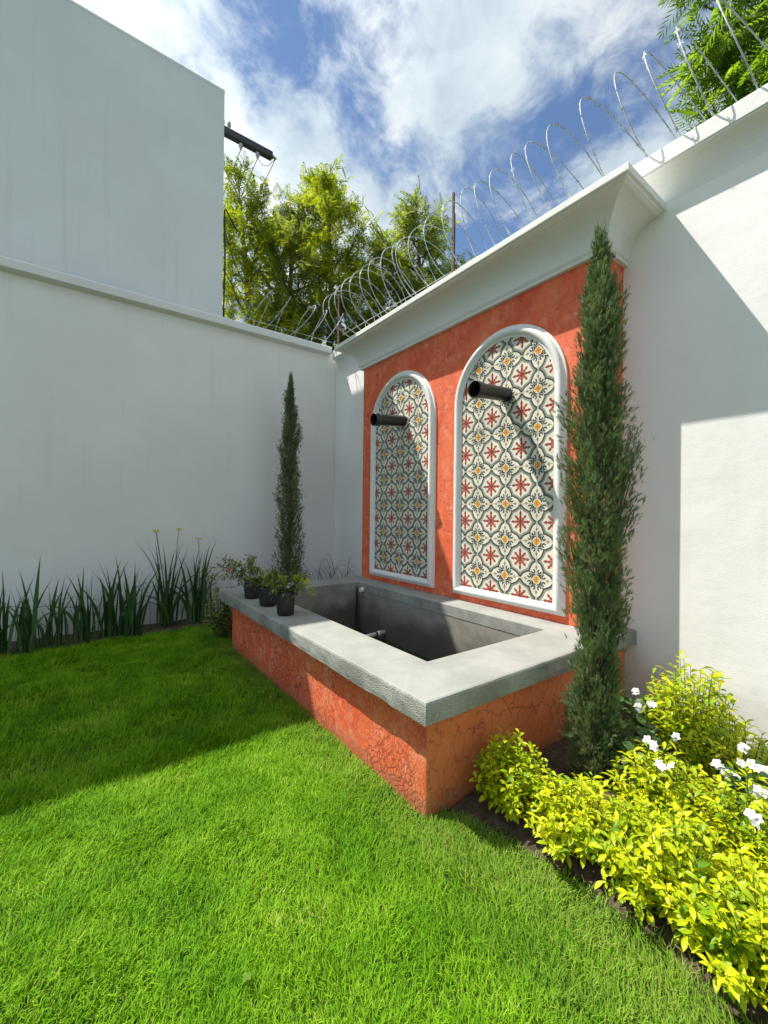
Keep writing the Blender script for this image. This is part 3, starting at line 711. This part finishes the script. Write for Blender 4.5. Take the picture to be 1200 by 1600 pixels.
# ------------------------------------------------------------------ razor wire
def razor(name, label, centre, t0, t1, pitch, rad, seed):
    r = np.random.default_rng(seed); W = thing(name, label, 'razor wire', tuple(centre(t0 * 0.5 + t1 * 0.5)[0]))
    length = abs(t1 - t0); loops = length / pitch; n = int(loops * 34)
    ts = np.linspace(0, 1, n); ph = r.uniform(0, 6)
    kn = int(loops) + 3; jr = r.normal(0, 0.035, kn); jt = r.normal(0, 0.35, kn); jy = r.normal(0, 0.045, kn)
    pts = []
    for s_ in ts:
        c, A, U = centre(t0 + (t1 - t0) * s_); th = 2 * math.pi * loops * s_ + ph
        kf = loops * s_; rr_ = rad * (1 + np.interp(kf, range(kn), jr)); adv = np.interp(kf, range(kn), jy) + 0.16 * math.sin(th + np.interp(kf, range(kn), jt))
        side = np.cross(A, U)
        pts.append(c + A * adv + side * rr_ * 0.86 * math.cos(th) + U * rr_ * math.sin(th))
    MB().tube(pts, 0.0048, 5).build('coil', M['wire'], W, True, fix=False)
    # barbs: thin flat blades clipped to the coil
    V, F = [], []
    for i in range(2, n - 2, 2):
        p = np.array(pts[i]); d = unit(np.array(pts[i + 1]) - p); sd = unit(np.cross(d, r.normal(0, 1, 3))); th_ = np.cross(d, sd) * 0.0009
        b = len(V)
        for q in (th_, -th_): V += [p - d * 0.018 + sd * 0.020 + q, p + d * 0.018 + sd * 0.020 + q, p + d * 0.018 - sd * 0.020 + q, p - d * 0.018 - sd * 0.020 + q, p + d * 0.006 + q, p - d * 0.006 + q]
        F += [(b, b + 5, b + 4), (b + 1, b + 5, b + 4), (b + 2, b + 4, b + 5), (b + 3, b + 4, b + 5), (b + 6, b + 10, b + 11), (b + 7, b + 10, b + 11), (b + 8, b + 11, b + 10), (b + 9, b + 11, b + 10)]
    link('barbs', fast_mesh('barbs', np.array(V), np.array(F)), M['wire'], W, kind='stuff')
    st = []
    for s_ in np.linspace(0, 1, 20):
        c, A, U = centre(t0 + (t1 - t0) * s_); st.append(c - U * rad * 0.55 + np.cross(A, U) * 0.02)
    MB().tube(st, 0.004, 5).build('support_wire', M['wire'], W, True, fix=False)
Z3 = np.array([0, 0, 1.0])
razor('razor_wire', 'long coil of razor wire along the top of the fountain wall', lambda t: (np.array([3.575, t, 4.55 + 0.04 * (t - 1)]), np.array([0, 1.0, 0]), Z3), -3.0, 6.15, 0.23, 0.46, 31)
razor('razor_wire', 'short tangle of razor wire over the left wall beside the blank building', lambda t: (np.array([t, 6.24, 4.55]), np.array([1.0, 0, 0]), Z3), 1.95, 3.45, 0.30, 0.33, 32)
for (x, y, h, lb) in ((3.56, 3.52, 5.30, 'rusty post standing in the razor wire above the cornice'), (3.56, 6.20, 5.20, 'thin rusty post in the razor wire at the wall corner')):
    prop(MB().box(x - 0.012, x + 0.012, y - 0.012, y + 0.012, 4.08, h).box(x - 0.012, x + 0.012, y - 0.024, y - 0.013, 4.08, h - 0.25).build('wire_post', M['rust']), lb, 'post', 'posts carrying the razor wire')

# ------------------------------------------------------------------ cypresses
def cypress(label, base, H, prof, seed, clumps, per, mat, gap=0.0):
    r = np.random.default_rng(seed); B = np.array(base, float)
    T = thing('cypress_tree', label, 'cypress tree', base, 'slender cypresses beside the fountain')
    wood = MB(); wood.tube([B + np.array([0.015 * math.sin(3 * s_), 0.01 * math.cos(2 * s_), H * 0.95 * s_]) for s_ in np.linspace(0, 1, 10)], [0.028 * (1 - 0.9 * s_) + 0.003 for s_ in np.linspace(0, 1, 10)], 8)
    zs, rsx = [p[0] for p in prof], [p[1] for p in prof]
    P, Y, S = [], [], []
    for k in range(clumps):
        f = (k + r.random()) / clumps; z1 = 0.10 + (H - 0.14) * f ** 0.95
        az = 2.399963 * k + r.uniform(-0.35, 0.35); R = max(0.01, np.interp(z1, zs, rsx) * r.uniform(0.55, 1.05) * (1 + 0.16 * math.sin(3.1 * z1 + 2 * az + seed) + 0.12 * math.sin(7.3 * z1 - az)) - 0.03)
        rise = r.uniform(0.16, 0.34) * (1 if z1 > 0.5 else 0.4)
        z0 = max(0.04, z1 - rise); out = np.array([math.cos(az), math.sin(az), 0])
        p0 = B + np.array([0, 0, z0]); p1 = B + out * R + np.array([0, 0, z1])
        mid = p0 + out * R * 0.75 + np.array([0, 0, (z1 - z0) * 0.35])
        wood.tube([p0, mid, p1], [0.006, 0.004, 0.0015], 4, False)
        w_ = 0.016 + 0.022 * (R / 0.15)
        for i in range(per):
            s_ = 0.25 + 0.80 * r.random() ** 0.8
            q = (1 - s_) ** 2 * p0 + 2 * s_ * (1 - s_) * mid + s_ ** 2 * p1 + r.normal(0, w_ * (1.05 - 0.5 * min(1, s_)), 3) * np.array([1, 1, 1.1])
            tang = 2 * (1 - s_) * (mid - p0) + 2 * s_ * (p1 - mid)
            P.append(q); Y.append(unit(tang) * 0.8 + out * 0.28 + r.normal(0, 0.33, 3) + np.array([0, 0, 0.45])); S.append(r.uniform(0.030, 0.060))
    for i in range(26):
        q = B + np.array([r.normal(0, 0.012), r.normal(0, 0.012), H - 0.13 + 0.12 * r.random()]); P.append(q); Y.append(np.array([r.normal(0, 0.12), r.normal(0, 0.12), 1])); S.append(r.uniform(0.05, 0.09))
    wood.build('trunk', M['bark'], T, True, fix=False)
    P = np.array(P); Y = np.array(Y); P[:, 2] = np.maximum(P[:, 2], 0.05)
    V, F = scatter(SPRIG[0], SPRIG[1], P, Y, r.normal(0, 1, P.shape), np.array(S))
    link('foliage', fast_mesh('foliage', V, F), mat, T, kind='stuff')
cypress('full green cypress at the near right corner of the basin, against the panel', (2.33, 1.17, 0), 3.09,
        [(0, 0.13), (0.25, 0.18), (0.5, 0.145), (0.8, 0.15), (1.1, 0.18), (1.4, 0.205), (1.7, 0.21), (1.95, 0.195), (2.2, 0.155), (2.5, 0.13), (2.8, 0.10), (3.0, 0.06), (3.13, 0.02)], 41, 300, 80, M['cypress'])
cypress('thin dark cypress in the shade by the far wall, beyond the pots', (2.41, 5.52, 0), 3.44,
        [(0, 0.22), (0.6, 0.23), (0.9, 0.22), (1.3, 0.175), (1.7, 0.20), (2.1, 0.175), (2.5, 0.18), (2.8, 0.145), (3.1, 0.10), (3.25, 0.05), (3.44, 0.006)], 42, 260, 62, M['cypress'])

# ------------------------------------------------------------------ golden shrubs in the bed
def shrub(name, label, cat, base, H, W, stems, leaves, leaf, seed, mat, group, tmpl, lift=0.35):
    r = np.random.default_rng(seed); B = np.array(base, float)
    T = thing(name, label, cat, base, group); wood = MB(); P, Y = [], []
    for k in range(stems):
        az = 2.399963 * k + r.uniform(-0.4, 0.4); f = math.sqrt((k + 0.5) / stems)
        tip = B + np.array([math.cos(az) * W * f, math.sin(az) * W * f, H * (1.0 - 0.52 * f ** 2.2) * r.uniform(0.80, 1.12)])
        p0 = B + np.array([math.cos(az) * 0.05 * f, math.sin(az) * 0.05 * f, 0.0])
        mid = p0 * 0.45 + tip * 0.55; mid[2] = p0[2] + (tip[2] - p0[2]) * 0.42
        pts = [(1 - s_) ** 2 * p0 + 2 * s_ * (1 - s_) * mid + s_ ** 2 * tip for s_ in np.linspace(0, 1, 6)]
        wood.tube(pts, [0.004, 0.0035, 0.003, 0.0025, 0.002, 0.001], 4, False)
        for i in range(leaves):
            s_ = 0.28 + 0.74 * (i + r.random() * 0.8) / leaves; s_ = min(s_, 1.0)
            q = (1 - s_) ** 2 * p0 + 2 * s_ * (1 - s_) * mid + s_ ** 2 * tip
            tg = unit(2 * (1 - s_) * (mid - p0) + 2 * s_ * (tip - mid)); a2 = 2.399963 * i + k
            sd = unit(np.cross(tg, [0.2, 0.4, 0.9])); s2 = np.cross(tg, sd)
            P.append(q); Y.append(tg * (lift + 0.9 * max(0, s_ - 0.6)) + (sd * math.cos(a2) + s2 * math.sin(a2)) * 1.0 + r.normal(0, 0.18, 3) + np.array([0, 0, 0.12]))
    wood.build('stems', M['stem'], T, True, fix=False)
    P = np.array(P); Y = np.array(Y); P[:, 2] = np.maximum(P[:, 2], 0.03)
    V, F = scatter(tmpl[0], tmpl[1], P, Y, np.array([0, 0, 1.0]) + r.normal(0, 0.25, P.shape), leaf * r.uniform(0.55, 1.3, len(P)))
    link('foliage', fast_mesh('foliage', V, F), mat, T, True, kind='stuff')
    return T
GS = [
    ('golden-leaved shrub in the basin shadow against the red side wall', (1.82, 1.31), 0.36, 0.195, 48),
    ('golden shrub at the bed edge just in front of the cypress foot', (1.86, 0.98), 0.29, 0.25, 60),
    ('golden shrub in the middle of the bed behind the front row', (2.22, 0.80), 0.38, 0.24, 58),
    ('golden shrub at the lawn edge, third along from the basin', (1.86, 0.62), 0.34, 0.27, 60),
    ('tall golden shrub rising against the sunlit wall', (2.98, 0.93), 0.60, 0.27, 50),
    ('golden shrub in the bottom right corner, nearest the camera at the lawn edge', (1.80, 0.34), 0.33, 0.25, 58),
    ('golden shrub close to the wall beside the white flowers', (2.70, 0.66), 0.44, 0.27, 52),
    ('golden shrub beside the white flowers at the right picture edge', (2.20, 0.46), 0.42, 0.26, 56),
    ('golden shrub lowest in the bed at the right picture edge', (2.02, 0.14), 0.38, 0.26, 50),
]
for k, (lb, (x, y), h, wd, st) in enumerate(GS):
    shrub('golden_shrub', lb, 'shrub', (x - (0.05 if x < 2.0 else 0), y, 0.02), h, wd, int(st * 1.45), 22, 0.055 if k == 4 else 0.041, 60 + k, M['golden'], 'golden shrubs in the bed', OBOVATE)

def flower(T, p, nrm, size, mat, petals=5, seed=0, name='flower'):
    r = np.random.default_rng(seed); n = unit(np.array(nrm, float)); a = unit(np.cross(n, [0.3, 0.5, 0.8])); b = np.cross(n, a); P, Y = [], []
    for k in range(petals):
        an = 2 * math.pi * k / petals + r.uniform(-0.15, 0.15); P.append(np.array(p)); Y.append(a * math.cos(an) + b * math.sin(an) + n * 0.25)
    V, F = scatter(ROUND[0], ROUND[1], np.array(P), np.array(Y), np.tile(n, (petals, 1)), size * r.uniform(0.9, 1.1, petals))
    return link(name, fast_mesh(name, V, F), mat, T, True)
def flowering(label, base, H, W, stems, fl, seed):
    T = shrub('white_flower_plant', label, 'flower', base, H, W, stems, 12, 0.055, seed, M['green_leaf'], 'white flowering plants in the bed', ROUND, 0.25)
    st = MB(); r = np.random.default_rng(seed)
    for i, p in enumerate(fl):
        st.tube([(base[0], base[1], base[2] + 0.1), ((base[0] + p[0]) / 2, (base[1] + p[1]) / 2, p[2] * 0.75), p], 0.003, 4, False)
        for j in range(3):
            q = (p[0] + r.normal(0, 0.016), p[1] + r.normal(0, 0.016), p[2] + 0.006 + r.normal(0, 0.006))
            flower(T, q, (-0.5 + r.normal(0, 0.45), -0.2 + r.normal(0, 0.45), 0.8), 0.021, M['petal_white'], 5, seed + i * 5 + j)
    st.build('flower_stalks', M['stem'], T, True, fix=False)
flowering('white flowering plant with dark leaves at the right picture edge', (2.48, 0.50, 0.02), 0.42, 0.20, 20,
          [(2.20, 0.57, 0.44), (2.30, 0.50, 0.45), (2.34, 0.44, 0.44), (2.18, 0.46, 0.42), (2.26, 0.56, 0.38), (2.40, 0.55, 0.47)], 81)
flowering('white flowering plant between the cypress foot and the golden shrubs', (2.36, 0.93, 0.02), 0.38, 0.16, 14,
          [(2.14, 0.83, 0.44), (2.06, 0.75, 0.42), (2.28, 0.76, 0.46)], 82)
flowering('small white flowering plant behind the cypress by the shaded wall', (2.85, 1.22, 0.02), 0.36, 0.20, 16,
          [(2.60, 1.06, 0.40), (2.70, 1.02, 0.40), (2.66, 1.10, 0.47)], 83)
flowering('white flowering plant low at the front of the right picture edge', (2.12, 0.30, 0.02), 0.36, 0.14, 12,
          [(1.98, 0.42, 0.42), (2.06, 0.34, 0.42), (2.24, 0.34, 0.44)], 84)

# ------------------------------------------------------------------ iris clumps along the left wall
def iris(label, base, H, n, spread, seed, flowers=0):
    r = np.random.default_rng(seed); B = np.array(base, float); T = thing('iris_clump', label, 'iris', base, 'iris clumps along the shaded wall')
    for k in range(n):
        az = r.uniform(0, 2 * math.pi); l = H * r.uniform(0.55, 1.08); ln_ = r.uniform(0.02, 0.42) ** 1.2 * spread / 0.25
        bend = r.uniform(0.0, 0.22) if r.random() < 0.8 else r.uniform(0.5, 1.1)
        out = np.array([math.cos(az), math.sin(az) * 0.55, 0]); wd = np.cross(out, Z3) * 0.5 + r.normal(0, 0.6, 3) * np.array([1, 1, 0]); wd = unit(wd)
        p0 = B + np.array([r.normal(0, spread * 0.28), r.normal(0, 0.035), 0]); V = []; N = 8
        W0 = r.uniform(0.011, 0.019)
        for i in range(N):
            s_ = i / (N - 1); ang = ln_ * 0.6 + bend * s_ * s_ * 1.3
            c = p0 + out * l * s_ * math.sin(min(ang, 1.5)) + Z3 * l * s_ * math.cos(min(ang, 1.35))
            hw = W0 * (0.8 + 0.4 * math.sin(math.pi * min(1, s_ * 1.1))) * (1 - s_ ** 3.5)
            V += [c - wd * hw, c + np.cross(wd, Z3) * 0.003 * (1 - s_), c + wd * hw]
        F = []
        for i in range(N - 1):
            a, b = 3 * i, 3 * i + 3
            F += [(a, a + 1, b + 1), (a, b + 1, b), (a + 1, a + 2, b + 2), (a + 1, b + 2, b + 1)]
        V = np.array(V); V[:, 1] = np.minimum(V[:, 1], YL - 0.015); V[:, 2] = np.maximum(V[:, 2], 0.0)
        link('leaf', fast_mesh('leaf', V, F), M['iris'], T, True)
    for k in range(flowers):
        x = B[0] + r.uniform(-0.16, 0.2); y = B[1] - 0.02; h = H * r.uniform(0.95, 1.08)
        MB().tube([(B[0] + 0.02 * k, y, 0), ((B[0] + x) / 2 + 0.01, y, h * 0.55), (x, y, h)], [0.005, 0.004, 0.003], 5, False).build('flower_stalk', M['stem'], T, True, fix=False)
        flower(T, (x, y, h), (0, -0.4, 1), 0.042, M['petal_yellow'], 6, seed + k)
IR = [((-1.15, 5.70), 0.85, 10, 0.22, 0, 'iris clump farthest left beyond the picture edge'),
      ((-0.60, 5.72), 0.86, 11, 0.20, 0, 'strappy iris clump at the left picture edge'),
      ((-0.38, 5.66), 0.98, 12, 0.18, 0, 'tall upright iris clump, second from the left picture edge'),
      ((-0.12, 5.72), 0.72, 10, 0.24, 0, 'low sprawling iris clump, third from the left picture edge'),
      ((0.12, 5.76), 0.86, 13, 0.22, 0, 'loose iris clump, fourth from the left picture edge'),
      ((0.36, 5.80), 0.92, 14, 0.20, 0, 'dense iris clump in the middle of the row'),
      ((0.55, 5.72), 0.84, 12, 0.20, 0, 'iris clump just left of the big yellow-flowered one'),
      ((0.95, 5.90), 1.18, 22, 0.26, 3, 'largest iris clump with arching leaves and small yellow flowers'),
      ((1.32, 5.92), 1.12, 17, 0.22, 1, 'upright broad-leaved iris clump nearest the basin')]
for k, ((x, y), h, n, sp, fl, lb) in enumerate(IR): iris(lb, (x, y, 0.02), h, int(n * 1.8), sp, 100 + k, fl)

# ------------------------------------------------------------------ small plants round the far end of the basin
shrub('low_shrub', 'low leafy yellow-green shrub tucked beside the far end of the basin', 'shrub', (1.42, 5.12, 0.02), 0.62, 0.22, 40, 12, 0.055, 121, M['pot_leaf'], None, ROUND, 0.3)
cn = thing('bare_cane_bush', 'tangle of thin leafless dark canes in the corner beside the red panel', 'bush', (2.98, 5.35, 0))
r_ = np.random.default_rng(55)
for k in range(20):
    az = r_.uniform(0, 6.28); l = r_.uniform(0.25, 0.55); p0 = np.array([2.98 + r_.normal(0, 0.12), 5.35 + r_.normal(0, 0.12), 0.0]); h = r_.uniform(0.62, 0.98)
    e = p0 + np.array([math.cos(az) * l, math.sin(az) * l * 0.7, h * r_.uniform(0.55, 1.0)]); e[0] = min(e[0], XW - 0.02); e[1] = min(e[1], YL - 0.02)
    mid = (p0 + e) / 2; mid[2] = h * 1.15
    MB().tube([(1 - s_) ** 2 * p0 + 2 * s_ * (1 - s_) * mid + s_ * s_ * e for s_ in np.linspace(0, 1, 9)], [0.005 - 0.0035 * s_ for s_ in np.linspace(0, 1, 9)], 4, False).build('cane', M['cane'], cn, True, fix=False)

def potted(label, x, y, H, rad, seed, droop, flowers=0, bright=False):
    r = np.random.default_rng(seed); z = ZST + 0.001
    T = thing('potted_plant', label, 'potted plant', (x, y, z), 'potted plants on the basin rim')
    mb = MB(); seg = 22; rows = 9; vs = []
    for j in range(rows):
        h = H * j / (rows - 1); f = j / (rows - 1)
        for k in range(seg):
            a = 2 * math.pi * k / seg; rr_ = rad * (0.93 + 0.10 * math.sin(f * 2.6) - (0.05 if j == 0 else 0)) * (1 + 0.035 * math.sin(3 * a + seed) * f + 0.02 * math.sin(7 * a + 5 * f + seed)) + r.normal(0, 0.0012)
            vs.append((x + rr_ * math.cos(a), y + rr_ * math.sin(a), z + h + (0.006 * math.sin(4 * a + seed) if j == rows - 1 else 0)))
    for j, (sc_, h) in enumerate(((0.93, H - 0.004), (0.90, H - 0.03))):
        for k in range(seg):
            a = 2 * math.pi * k / seg; vs.append((x + rad * sc_ * math.cos(a), y + rad * sc_ * math.sin(a), z + h))
    fs = [(j * seg + k, j * seg + (k + 1) % seg, (j + 1) * seg + (k + 1) % seg, (j + 1) * seg + k) for j in range(rows + 1) for k in range(seg)]
    fs.append(tuple(range(seg))[::-1])
    pot_ = mb.add(vs, fs).build('pot', M['bag'], T, True, fix=False)
    MB().add([(x + rad * 0.91 * math.cos(2 * math.pi * k / 16), y + rad * 0.91 * math.sin(2 * math.pi * k / 16), z + H - 0.028) for k in range(16)], [tuple(range(16))]).build('soil', M['potsoil'], pot_, fix=False)
    wood = MB(); P, Y = [], []
    for k in range(len(droop)):
        dxx, dyy, dzz = droop[k]
        p0 = np.array([x + r.normal(0, 0.02), y + r.normal(0, 0.02), z + H - 0.03]); e = np.array([x + dxx, y + dyy, z + H + dzz]) + r.normal(0, 0.015, 3)
        e[2] -= 0.05; mid = (p0 + e) / 2; mid[2] = max(p0[2], e[2]) + 0.07
        bz = lambda s_: (1 - s_) ** 2 * p0 + 2 * s_ * (1 - s_) * mid + s_ * s_ * e
        wood.tube([bz(s_) for s_ in np.linspace(0, 1, 7)], [0.004 - 0.0028 * s_ for s_ in np.linspace(0, 1, 7)], 4, False)
        nl = 80
        for i in range(nl):
            s_ = 0.25 + 0.75 * i / nl; tg = unit(bz(min(1, s_ + 0.05)) - bz(s_ - 0.05))
            P.append(bz(s_) + r.normal(0, 0.022, 3)); Y.append(tg * 0.5 + r.normal(0, 0.75, 3) + np.array([0, 0, 0.2]))
    wood.build('stems', M['bark'], T, True, fix=False)
    P = np.array(P); Y = np.array(Y)
    V, F = scatter(OBOVATE[0], OBOVATE[1], P, Y, np.array([0, 0, 1.0]) + r.normal(0, 0.3, P.shape), 0.036 * r.uniform(0.7, 1.3, len(P)))
    link('foliage', fast_mesh('foliage', V, F), M['golden'] if bright else M['pot_leaf'], T, True, kind='stuff')
    for k in range(flowers):
        d = droop[k]; flower(T, (x + d[0] * 0.9, y + d[1] * 0.9, z + H + d[2] * 0.9 + 0.0), (-0.6, -0.6, 0.4), 0.026, M['petal_pink'], 6, seed + k, 'flower')
    return T
potted('nearest black bag pot on the rim, sprig drooping to the right', 1.452, 3.375, 0.205, 0.073, 201, [(0.10, -0.12, 0.08), (-0.06, 0.06, 0.10), (0.12, 0.02, 0.12), (-0.10, -0.02, 0.06), (0.02, 0.10, 0.10), (0.20, 0.02, 0.14), (0.06, -0.08, 0.05)])
npot = [o for o in bpy.data.objects if o.name.startswith('potted_plant')][0]
r_ = np.random.default_rng(9)
sp = np.array([[1.50 + 0.16 * u + r_.normal(0, 0.014), 3.36 - 0.10 * u + r_.normal(0, 0.014), ZST + 0.30 + 0.10 * u - 0.24 * u * u + r_.normal(0, 0.012)] for u in np.linspace(0.1, 1.0, 80)])
V, F = scatter(OBOVATE[0], OBOVATE[1], sp, np.tile([0.6, -0.4, 0.1], (80, 1)) + r_.normal(0, 0.6, (80, 3)), np.tile([0, 0, 1.0], (80, 1)) + r_.normal(0, 0.2, (80, 3)), 0.034 * r_.uniform(0.7, 1.2, 80))
link('sunlit_sprig', fast_mesh('sunlit_sprig', V, F), M['golden'], npot, True, kind='stuff')['label'] = 'sprig drooping from the nearest pot, sunlight put into its lime green colour'  # golden leaf colour carries the sunlight falling on this sprig
potted('middle of the three black bag pots on the rim', 1.462, 3.80, 0.185, 0.083, 202, [(0.08, 0.0, 0.10), (-0.10, 0.05, 0.10), (0.02, 0.15, 0.12), (-0.05, -0.10, 0.05), (0.14, 0.05, 0.10), (0.0, 0.0, 0.15), (-0.14, 0.1, 0.08)])
potted('farthest black bag pot with pink flowers on long arching stems', 1.455, 4.22, 0.185, 0.080, 203, [(-0.20, 0.22, 0.10), (-0.08, 0.16, 0.03), (-0.30, 0.45, 0.14), (-0.15, 0.35, 0.18), (0.02, 0.12, 0.20), (-0.36, 0.55, 0.06), (-0.05, -0.02, 0.18), (0.10, 0.05, 0.12), (-0.22, 0.3, 0.2)], 2)

# ------------------------------------------------------------------ lawn grass
def lawn():
    r = np.random.default_rng(77); X, Yv = [], []
    for (x0, x1, y0, y1, dens) in ((-2.4, 1.68, -0.4, 0.3, 5000), (-2.4, -0.8, 0.3, 5.75, 4500), (-0.8, 1.68, 0.3, 3.0, 24000), (-0.8, 1.5, 3.0, 5.75, 11000), (1.4, 1.75, 4.7, 5.75, 6000)):
        n = int((x1 - x0) * (y1 - y0) * dens); X.append(r.uniform(x0, x1, n)); Yv.append(r.uniform(y0, y1, n))
    X = np.concatenate(X); Yv = np.concatenate(Yv)
    keep = X < bed_edge(Yv) + r.normal(0.0, 0.018, len(X))
    keep &= ~((X > XB - 0.006) & (Yv > YB0 - 0.006) & (Yv < YB1 + 0.006))
    # thinner, drier turf along the bed
    near = bed_edge(Yv) - X
    keep &= ~((near < 0.10) & (r.random(len(X)) < 0.45) & (Yv < 1.3))
    X, Yv = X[keep], Yv[keep]; n = len(X)
    def field(x, y, s, ph):
        return np.sin(x * s + ph + 1.7 * np.sin(y * s * 0.7 + ph)) * np.cos(y * s * 1.1 - ph * 0.6 + 1.3 * np.sin(x * s * 0.9))
    fa = field(X, Yv, 4.0, 0.4) * 1.2 + field(X, Yv, 11.0, 2.0) * 0.9
    ang = fa * 0.9 + r.normal(0, 1.1, n) + 0.6
    tall = 1 + 0.22 * field(X, Yv, 6.5, 1.0) + 0.15 * field(X, Yv, 17.0, 3.0)
    L = r.uniform(0.034, 0.062, n) * tall; L[r.random(n) < 0.012] *= 1.5; lean = np.abs(r.normal(0.62, 0.28, n)); W = r.uniform(0.0010, 0.0023, n) * np.where(Yv > 3.2, 1.5, 1.0)
    d = np.stack([np.cos(ang), np.sin(ang), np.zeros(n)], 1); sa = ang + r.normal(math.pi / 2, 0.6, n); sd = np.stack([np.cos(sa), np.sin(sa), np.zeros(n)], 1)
    base = np.stack([X, Yv, np.zeros(n)], 1)
    mid = base + d * (L * 0.5 * np.sin(lean * 0.6))[:, None] + Z3 * (L * 0.55 * np.cos(lean * 0.6))[:, None]
    bend = np.clip(lean * 1.3 + 0.35, 0, 1.75)
    tip = mid + d * (L * 0.5 * np.sin(bend))[:, None] + Z3 * (L * 0.5 * np.cos(bend))[:, None]
    V = np.empty((n, 5, 3)); V[:, 0] = base - sd * W[:, None]; V[:, 1] = base + sd * W[:, None]; V[:, 2] = mid + sd * W[:, None] * 0.85; V[:, 3] = mid - sd * W[:, None] * 0.95; V[:, 4] = tip
    F = np.array([[0, 1, 2], [0, 2, 3], [3, 2, 4]])[None] + (np.arange(n) * 5)[:, None, None]
    mg, t, b = material('grass_blade'); p = t.pos()
    px_, py_, pz_ = t.sep(p)
    f = t.m('ADD', t.m('MULTIPLY', t.island(), 0.6), t.m('MULTIPLY', t.step(t.noise(p, 2.2, 6, 0.68), 0.32, 0.68), 0.42))
    col = t.ramp(f, [(0.0, (0.050, 0.155, 0.003)), (0.35, (0.115, 0.29, 0.006)), (0.7, (0.205, 0.41, 0.009)), (0.92, (0.32, 0.48, 0.04)), (1.0, (0.50, 0.49, 0.16))])
    dry = t.m('MULTIPLY', t.step(t.m('ADD', px_, t.m('MULTIPLY', t.noise(p, 4, 3), 0.5)), 1.20, 1.80), t.step(t.island(), 0.15, 0.8))
    col = t.mix(t.m('MULTIPLY', dry, 0.6), col, (0.27, 0.27, 0.09))
    nv = t.node('ShaderNodeVectorMath', operation='NORMALIZE')
    t.put(nv.inputs[0], t.vm('ADD', t.vm('MULTIPLY', t.node('ShaderNodeNewGeometry').outputs['Normal'], (0.55, 0.55, 0.55)), (0.0, 0.0, 0.75)))
    t.put(b.inputs['Normal'], nv.outputs[0])       # turf blades curl, so their faces catch the light like a soft mat
    t.put(b.inputs['Base Color'], col); b.inputs['Roughness'].default_value = 0.6; b.inputs['Specular IOR Level'].default_value = 0.08
    tr = t.node('ShaderNodeBsdfTranslucent'); t.put(tr.inputs['Color'], t.mix(1.0, col, (1.7, 1.6, 0.8), 'MULTIPLY'))
    mx = t.node('ShaderNodeMixShader'); mx.inputs[0].default_value = 0.30; out = mg.node_tree.nodes['Material Output']
    t.l.new(b.outputs[0], mx.inputs[1]); t.l.new(tr.outputs[0], mx.inputs[2]); t.l.new(mx.outputs[0], out.inputs['Surface'])
    o = link('lawn_grass', fast_mesh('lawn_grass', V.reshape(-1, 3), F.reshape(-1, 3)), mg)
    prop(o, 'mown green lawn, sunlit in front and shaded along the left wall', 'grass', kind='stuff')
lawn()

# small clover sprig standing out of the turf
cl = thing('clover_sprig', 'small pale green clover sprig in the lawn near the bottom edge', 'clover', (0.441, 1.294, 0.0))
MB().tube([(0.441, 1.294, 0.0), (0.443, 1.296, 0.055)], 0.0015, 4).build('stem', M['stem'], cl, True)
for k in range(4):
    an = 0.5 + k * math.pi / 2
    V, F = scatter(ROUND[0], ROUND[1], np.array([[0.443, 1.296, 0.055]]), np.array([[math.cos(an), math.sin(an), 0.15]]), np.array([[0, 0, 1.0]]), 0.017)
    link('leaf', fast_mesh('leaf', V, F), M['tree_leaf3'], cl, True)
